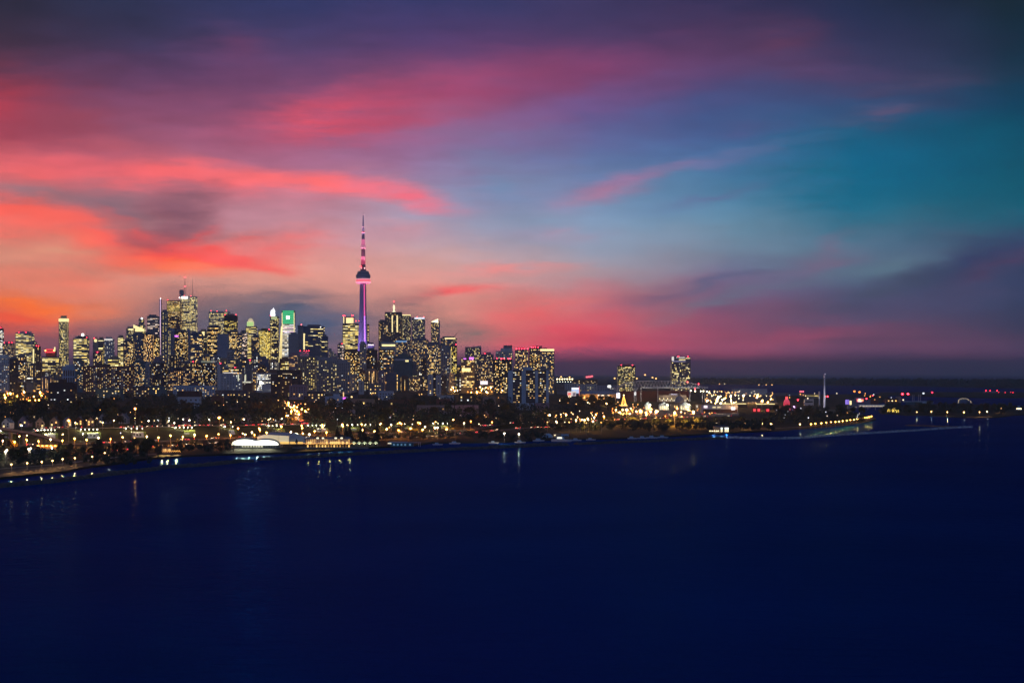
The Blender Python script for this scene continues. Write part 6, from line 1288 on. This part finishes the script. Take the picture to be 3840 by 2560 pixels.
# ------------------------------------------------------------------ boats
hull_m = None
def boat(label, px, py, length=9.0, mastH=0.0, cabin=True, lit=False, rz=0.0, group=None):
    Y = F * CAMZ / (py - HZ); t_ = thing('moored_boat', label, 'boat', (X(px, Y), Y, 0), rz, group); l = length; w = l * .16
    put('hull', MB().prism([(-l * .45, -w * .8), (l * .3, -w * .8), (l * .48, 0), (l * .3, w * .8), (-l * .45, w * .8)], -.3, l * .11, [(-l * .48, -w), (l * .32, -w), (l * .56, 0), (l * .32, w), (-l * .48, w)]), wall('white'), t_)
    if cabin: put('cabin', MB().prism([(-l * .25, -w * .6), (l * .15, -w * .6), (l * .15, w * .6), (-l * .25, w * .6)], l * .11, l * .24, [(-l * .22, -w * .5), (l * .08, -w * .5), (l * .08, w * .5), (-l * .22, w * .5)]), wall('lightblue'), t_)
    if mastH: put('mast', MB().tube((l * .05, 0, l * .1), (l * .05, 0, mastH), .08, n=5), M_mast, t_)
    if lit: put('cabin_window', MB().box(-l * .18, l * .05, -w * .64, -w * .56, l * .15, l * .21), lm_('boat_win', (1, .85, .55), 2), t_)
BL = ['small white boat moored nearest the pier house', 'white boat with a mast right of the pier house', 'boat moored left of the dark marina trees', 'white covered boat in the middle of the marina', 'long lit houseboat moored in the marina', 'small boat right of the lit houseboat', 'boat with a mast behind the short thick breakwater', 'boat nearest the gap in the breakwaters', 'first of the blue covered boats right of the gap', 'second of the blue covered boats right of the gap', 'third blue boat, with a mast, right of the gap', 'last blue boat before the lit boathouse']
for k, (q, r_, l_, mh, lt) in enumerate([(1640, 1668, 8, 0, 0), (1705, 1664, 9, 11, 0), (1850, 1662, 8, 0, 0), (2020, 1654, 10, 0, 0), (2105, 1655, 17, 0, 1), (2160, 1652, 9, 0, 0), (1950, 1660, 9, 12, 0), (2215, 1650, 8, 0, 0), (2370, 1645, 9, 0, 0), (2410, 1644, 9, 0, 0), (2445, 1643, 10, 12, 0), (2485, 1641, 9, 0, 0)]): boat(BL[k], q, r_, l_, mh, True, lt, random.uniform(-.4, .4))
Y = F * CAMZ / (1541 - HZ); fe = thing('ferry', 'lit passenger ferry near the right edge of the picture', 'boat', (X(3821, Y), Y, 0)); p_ = Y / F
put('hull', MB().prism([(-13 * p_, -2), (10 * p_, -2), (14 * p_, 0), (10 * p_, 2), (-13 * p_, 2)], -.4, 5 * p_), wall('blue'), fe); put('cabin', MB().box(-11 * p_, 9 * p_, -1.8, 1.8, 5 * p_, 13 * p_), wall('white'), fe); put('wheelhouse', MB().box(-4 * p_, 4 * p_, -1.2, 1.2, 13 * p_, 20 * p_), wall('lightblue'), fe)
for k in range(7): put('window', MB().box((-10 + k * 2.7) * p_, (-8.2 + k * 2.7) * p_, -1.95, -1.75, 7 * p_, 11 * p_), lamp_mat('ferry_win', (1, .8, .4), 4), fe)
# boathouse with lit windows at the right end of the marina
gx, gy, g0 = ground(2700, 1622); p_ = gy / F; bh = thing('boathouse', 'boathouse with bright square windows and a lit terrace by the water', 'boathouse', (gx, gy, g0))
put('wall', MB().box(-22 * p_, 32 * p_, 0, 9, 0, 22 * p_), wall('tan'), bh); put('roof', MB().prism([(-24 * p_, -1), (34 * p_, -1), (34 * p_, 10), (-24 * p_, 10)], 22 * p_, 27 * p_, [(-18 * p_, 3), (28 * p_, 3), (28 * p_, 6), (-18 * p_, 6)]), wall('dark'), bh)
for q, z_ in ((3, 13), (18, 13), (26, 13), (3, 4), (18, 4), (26, 4)): put('window', MB().box(q * p_, (q + 6) * p_, -.2, .1, z_ * p_, (z_ + 6) * p_), lamp_mat('bh_win%d' % (z_ > 5), (.9, 1, .9) if z_ > 5 else (1, .85, .4), 2.2), bh)
for q in (-24, 6, 24): reflection_spot(bh, (q * p_, -2.5, 8 * p_), 30000, (1, .85, .55), .6)  # added spots, for the boathouse's reflection in the water
for q in (-38, -30, -22, -14, -8): put('terrace_lamp', MB().ball((q * p_, -2, 7 * p_), .35, 6, 4), lamp_mat('bh_lamp', (1, .8, .45), 8), bh)
for q, lb in ((2053, 'small pale blue dome tent in the boatyard'),):
    gx, gy, g0 = ground(q, 1640); t_ = thing('boatyard_tent', lb, 'tent', (gx, gy, g0)); put('shell', MB().lathe([(4.6, 0), (4.4, 1.6), (2.6, 3.2), (.2, 3.8)], n=12), wall('lightblue'), t_); put('door', MB().box(-.6, .6, -4.66, -4.4, 0, 2), wall('dark'), t_)
gx, gy, g0 = ground(2105, 1640); p_ = gy / F; ys = thing('yacht_shed', 'white and tan shed with a pale lettered front in the boatyard', 'shed', (gx, gy, g0)); put('wall', MB().box(-30 * p_, 28 * p_, 0, 7, 0, 14 * p_), wall('tan'), ys); put('white_front', MB().box(0, 28 * p_, -.3, -.05, 1, 13 * p_), wall('lightblue'), ys); put('lettering', MB().box(4 * p_, 12 * p_, -.5, -.32, 4 * p_, 7 * p_).box(14 * p_, 25 * p_, -.5, -.32, 4 * p_, 7 * p_), wall('dark'), ys); put('wall_lamp', MB().ball((-24 * p_, -1, 9 * p_), .3, 6, 4), lamp_mat('bh_lamp', (1, .8, .45), 8), ys)
# ------------------------------------------------------------------ trees
M_leaf = [mat('foliage_%d' % k, c, rough=.9, noise=.35, nscale=.6, spec=.1) for k, c in enumerate([(.085, .095, .045), (.11, .085, .05), (.05, .07, .05)])]
M_bark = mat('bark', (.055, .042, .034), rough=.9)
def crown_mesh(seed, h, rad, n=420, conif=False, leaf=.75):
    r = random.Random(seed); mb = MB(); cl = []
    for _ in range(13):
        a, e = r.uniform(0, 2 * pi), r.uniform(-.6, 1)
        cl.append((cos(a) * rad * .6 * sqrt(1 - max(0, e) * .5), sin(a) * rad * .6 * sqrt(1 - max(0, e) * .5), h * (.62 + .26 * e), rad * r.uniform(.28, .5)))
    for i in range(n):
        if conif:
            t_ = r.random() ** .7; z = h * (1 - t_ * .88); q = rad * t_ * r.uniform(.35, 1.05); a = r.uniform(0, 2 * pi); p = Vector((q * cos(a), q * sin(a), z))
        else:
            cx, cy, cz, cr_ = r.choice(cl); v = Vector((r.gauss(0, 1), r.gauss(0, 1), r.gauss(0, 1))).normalized() * cr_ * r.uniform(.55, 1.05); p = Vector((cx, cy, cz)) + v
        u = Vector((r.gauss(0, 1), r.gauss(0, 1), r.gauss(0, .6))).normalized(); w = u.orthogonal().normalized(); s = leaf * r.uniform(.5, 1.2)
        mb.poly([tuple(p + u * s), tuple(p + w * s * .6), tuple(p - u * s * .9), tuple(p - w * s * .7)])
    return mb.mesh('crown')
def trunk_mesh(seed, h, r0, bare=False):
    r = random.Random(seed); mb = MB(); mb.tube((0, 0, -.3), (.2, .1, h * .45), r0, r0 * .6, 6); mb.tube((.2, .1, h * .45), (0, 0, h * .8), r0 * .6, r0 * .2, 5)
    for k in range(16 if bare else 5):
        a = r.uniform(0, 2 * pi); z = h * r.uniform(.28, .6); e = Vector((cos(a) * h * .3, sin(a) * h * .3, z + h * r.uniform(.15, .38))); s = Vector((.1, .05, z)); mb.tube(s, e, r0 * .32, r0 * .1, 4)
        if bare:
            for _ in range(5): f_ = s.lerp(e, r.uniform(.35, .95)); mb.tube(f_, f_ + Vector((r.uniform(-1, 1) * h * .12, r.uniform(-1, 1) * h * .12, h * r.uniform(.05, .17))), r0 * .11, r0 * .04, 3)
    return mb.mesh('trunk')
TREE = []
for k, (h, rd_, cf) in enumerate([(11, 4.6, 0), (13, 5.2, 0), (9, 4.0, 0), (14, 6.0, 0), (10, 5.2, 0), (12, 3.0, 1), (9, 2.6, 1)]):
    c = crown_mesh(k, h, rd_, 460, bool(cf)); c.materials.append(M_leaf[2 if cf else k % 3]); t_ = trunk_mesh(k + 50, h, .32); t_.materials.append(M_bark); TREE.append((t_, c))
BARE = []
for k in range(3): t_ = trunk_mesh(k + 80, 10 + k, .3, True); t_.materials.append(M_bark); c = crown_mesh(k + 90, 10 + k, 4.4, 90, leaf=.4); c.materials.append(M_leaf[1]); BARE.append((t_, c))
rt = random.Random(21)
def tree(px, py, label, group, pool, sc=1.0, z=None):
    x, Y, z0 = ground(px, py); t_ = thing('tree', label, 'tree', (x, Y, z0 if z is None else z), rt.uniform(0, 6.28), group); s = sc * rt.uniform(.75, 1.2); t_.scale = (s, s, s * rt.uniform(.9, 1.15))
    tr, cr_ = rt.choice(pool); put('trunk', tr, None, t_); put('crown', cr_, None, t_)
def grove(n, x0, x1, y0, y1, label, group, pool=TREE, sc=1.0, z=None):
    for _ in range(n): tree(rt.uniform(x0, x1), rt.uniform(y0, y1), label, group, pool, sc, z)
D = TREE[:5]
grove(70, -20, 1060, 1528, 1598, 'dark leafy tree on the wooded hillside left of the avenue', 'hillside trees left', D, 1.05)
grove(46, 1150, 1910, 1530, 1602, 'dark leafy tree on the wooded hillside right of the avenue', 'hillside trees right', D, 1.0)
grove(26, 2065, 2320, 1512, 1545, 'dark tree in the black grove below the arena', 'arena grove trees', D, 1.2)
grove(34, 2060, 2900, 1584, 1618, 'dark tree in the shore park below the exhibition grounds', 'shore park trees', D, .6)
grove(24, 2900, 3240, 1546, 1584, 'dark tree on the peninsula round the white mast', 'peninsula trees', D, .9)
grove(30, 3310, 3800, 1530, 1556, 'dark tree on the wooded island at right', 'island trees', D, .9, .9)
grove(22, -20, 380, 1690, 1742, 'dark tree between the beach path and the lakeside road', 'beach trees', D, .62)
grove(14, 400, 600, 1685, 1722, 'dark tree on the dark point left of the golden restaurant', 'point trees', D, .7)
grove(10, 1262, 1415, 1650, 1668, 'tall dark evergreen in the black clump behind the marquees', 'evergreen clump', TREE[5:], 1.0)
grove(9, 760, 880, 1676, 1692, 'bare branched tree silhouetted against the glowing white domes', 'bare trees by the domes', BARE, .62)
grove(8, 880, 950, 1655, 1668, 'bare tree behind the domes near the white floral board', 'bare trees behind the domes', BARE, .6)
for q, r_, k_ in [(3334, 1548, 0), (3352, 1549, 1), (3364, 1550, 2)]:
    lb = ['left tree wrapped in yellow lights at the footbridge end', 'middle and largest tree wrapped in yellow lights by the footbridge', 'right small tree wrapped in yellow lights by the footbridge'][k_]
    x, Y, z0 = ground(q, r_); t_ = thing('lit_tree', lb, 'tree', (x, Y, .9)); t_.scale = (.5 + .15 * (k_ == 1),) * 3; put('trunk', TREE[0][0], None, t_); put('crown', TREE[0][1], None, t_)
    mb = MB(); r = random.Random(k_)
    for _ in range(26): a = r.uniform(0, 6.28); q2 = r.uniform(1, 4.4); mb.ball((q2 * cos(a), q2 * sin(a), r.uniform(4, 11)), .35, 5, 3)
    put('fairy_lights', mb, lm_('fairy', (1, .72, .12), 9), t_, kind='stuff')
# the rest of the woods reads as one dark mass
def woods(name, label, regions, n_each, z=None, hgt=(8, 13), leaf=1.0):
    r = random.Random(len(label)); mb = MB()
    for (x0, x1, y0, y1, n) in regions:
        for _ in range(n):
            x, Y, z0 = ground(r.uniform(x0, x1), r.uniform(y0, y1)); z0 = z0 if z is None else z; h = r.uniform(*hgt); rd_ = h * .42
            for _ in range(n_each):
                v = Vector((r.gauss(0, 1), r.gauss(0, 1), r.gauss(0, 1))).normalized() * r.uniform(.6, 1.05); p = Vector((x + v.x * rd_, Y + v.y * rd_, z0 + h * .6 + v.z * h * .4)); u = Vector((r.gauss(0, 1), r.gauss(0, 1), r.gauss(0, .6))).normalized(); w = u.orthogonal().normalized(); s = leaf * r.uniform(.6, 1.3)
                mb.poly([tuple(p + u * s), tuple(p + w * s * .7), tuple(p - u * s), tuple(p - w * s * .7)])
    o = put(name, mb, M_leaf[2]); o['kind'] = 'stuff'; o['label'] = label; o['category'] = 'woods'
woods('woods', 'dark mass of woods covering the hillside below the city', [(-40, 1080, 1496, 1600, 520), (1140, 1910, 1498, 1606, 330), (1900, 2070, 1540, 1610, 60)], 70)
woods('woods', 'dark mass of trees in the parks at right', [(2060, 2330, 1500, 1545, 110), (2060, 2900, 1584, 1620, 190), (2880, 3240, 1540, 1590, 120), (3310, 3790, 1524, 1556, 150)], 60, 1.0, (5, 9))
woods('woods', 'low dark shrubs along the near shore', [(-40, 560, 1684, 1748, 150), (540, 860, 1668, 1700, 60), (1420, 2060, 1628, 1652, 120), (1270, 1420, 1645, 1666, 30)], 40, None, (2.5, 6), .7)
# far woods on the islands across the water
r = random.Random(4); mb = MB()
for _ in range(2600):
    px = r.uniform(2560, 4200); py_b = lerp_tab([(2560, 1441), (3100, 1445), (3600, 1452), (4200, 1456)], px); Yb = F * CAMZ / (py_b - HZ); Y = Yb + r.uniform(60, 2200); h = r.uniform(16, 32); x = X(px, Y)
    for _ in range(9):
        v = Vector((r.gauss(0, 1), r.gauss(0, 1), r.gauss(0, 1))).normalized(); p = Vector((x + v.x * 14, Y + v.y * 12, .8 + h * .55 + v.z * h * .45)); u = Vector((r.gauss(0, 1), r.gauss(0, 1), r.gauss(0, .5))).normalized(); w = u.orthogonal().normalized(); s = r.uniform(4, 9)
        mb.poly([tuple(p + u * s), tuple(p + w * s * .7), tuple(p - u * s), tuple(p - w * s * .7)])
o = put('far_woods', mb, M_leaf[2]); o['kind'] = 'stuff'; o['label'] = 'far band of dark woods on the islands across the water'; o['category'] = 'woods'

# ------------------------------------------------------------------ cars
CARS = []
cb = {}
for k, c in enumerate([(.05, .05, .055), (.35, .36, .38), (.3, .03, .03), (.06, .09, .2), (.6, .6, .6)]):
    m = MB().prism([(-2.2, -.88), (2.2, -.88), (2.2, .88), (-2.2, .88)], .35, .85).prism([(-1.5, -.8), (1.1, -.8), (1.1, .8), (-1.5, .8)], .85, 1.42, [(-1.1, -.66), (.45, -.66), (.45, .66), (-1.1, .66)]).mesh('body'); m.materials.append(mat('car_paint_%d' % k, c, rough=.3, noise=0, spec=.5)); cb[k] = m
wh = MB().tube((0, -.12, 0), (0, .12, 0), .33, n=10).mesh('wheel'); wh.materials.append(mat('tyre', (.02, .02, .02)))
hd = MB().box(-.06, .12, -.2, .2, -.1, .1).mesh('headlight'); hd.materials.append(lamp_mat('headlight', (1, .80, .52), 9, False))
tl_ = MB().box(-.12, .25, -.2, .2, -.12, .12).mesh('taillight'); tl_.materials.append(lamp_mat('taillight', (1, .02, .03), 9, False))
def car(p, rz, label, group):
    t_ = thing('car', label, 'car', p, rz, group); k = rt.randrange(5)
    put('body', cb[k], None, t_)
    for x in (-1.35, 1.35):
        for y in (-.8, .8): put('wheel', wh, None, t_, (x, y, .33))
    for y in (-.72, .72): put('headlight', hd, None, t_, (2.2, y, .65)); put('taillight', tl_, None, t_, (-2.25, y * 1.02, .7))
def traffic(Q, n, off, label, group, lo=0.0, hi=1.0):
    for _ in range(n):
        f_ = rt.uniform(lo, hi) * (len(Q) - 1.001); i = int(f_); a, b_ = Q[i], Q[i + 1]; p = a.lerp(b_, f_ - i); d = b_ - a; sgn = rt.choice((-1, 1)); nn = Vector((-d.y, d.x, 0)).normalized() * off * sgn * rt.choice((.45, 1))
        p = p - nn; car((p.x, p.y, max(gz(p.x, p.y), a.z, b_.z) + .06), atan2(d.y * sgn, d.x * sgn), label, group)
traffic(ROAD_LOW, 44, 2.8, 'small car with its lamps on, driving the lakeside road', 'cars on the lakeside road')
traffic(ROAD_MID, 56, 4.0, 'small car with its lamps on, driving the shore boulevard', 'cars on the shore boulevard')
traffic(ROAD_TOP, 44, 4.0, 'small car with its lamps on, on the hillside expressway', 'cars on the hillside expressway')
traffic(ROAD_AVE, 24, 2.6, 'small car with its lamps on, on the avenue into the city', 'cars on the avenue')
traffic(ROAD_X, 26, 7, 'small car with its lamps on, at the expressway junction', 'cars at the junction')
traffic(ROAD_E, 14, 4, 'small car with its lamps on, on the exhibition road', 'cars on the exhibition road')
# ------------------------------------------------------------------ the evening air over the bay
hm = bpy.data.materials.new('haze_air'); hm.use_nodes = True
ht = hm.node_tree; ht.nodes.clear()
pv = ht.nodes.new('ShaderNodeVolumePrincipled'); ho = ht.nodes.new('ShaderNodeOutputMaterial')
pv.inputs['Color'].default_value = (.68, .84, 1, 1); pv.inputs['Density'].default_value = 4.2e-5; pv.inputs['Anisotropy'].default_value = 0.22
ht.links.new(pv.outputs[0], ho.inputs['Volume'])
hz = put('haze', MB().box(-61000, 61000, -3200, 91000, -4, 600), hm); hz['kind'] = 'stuff'
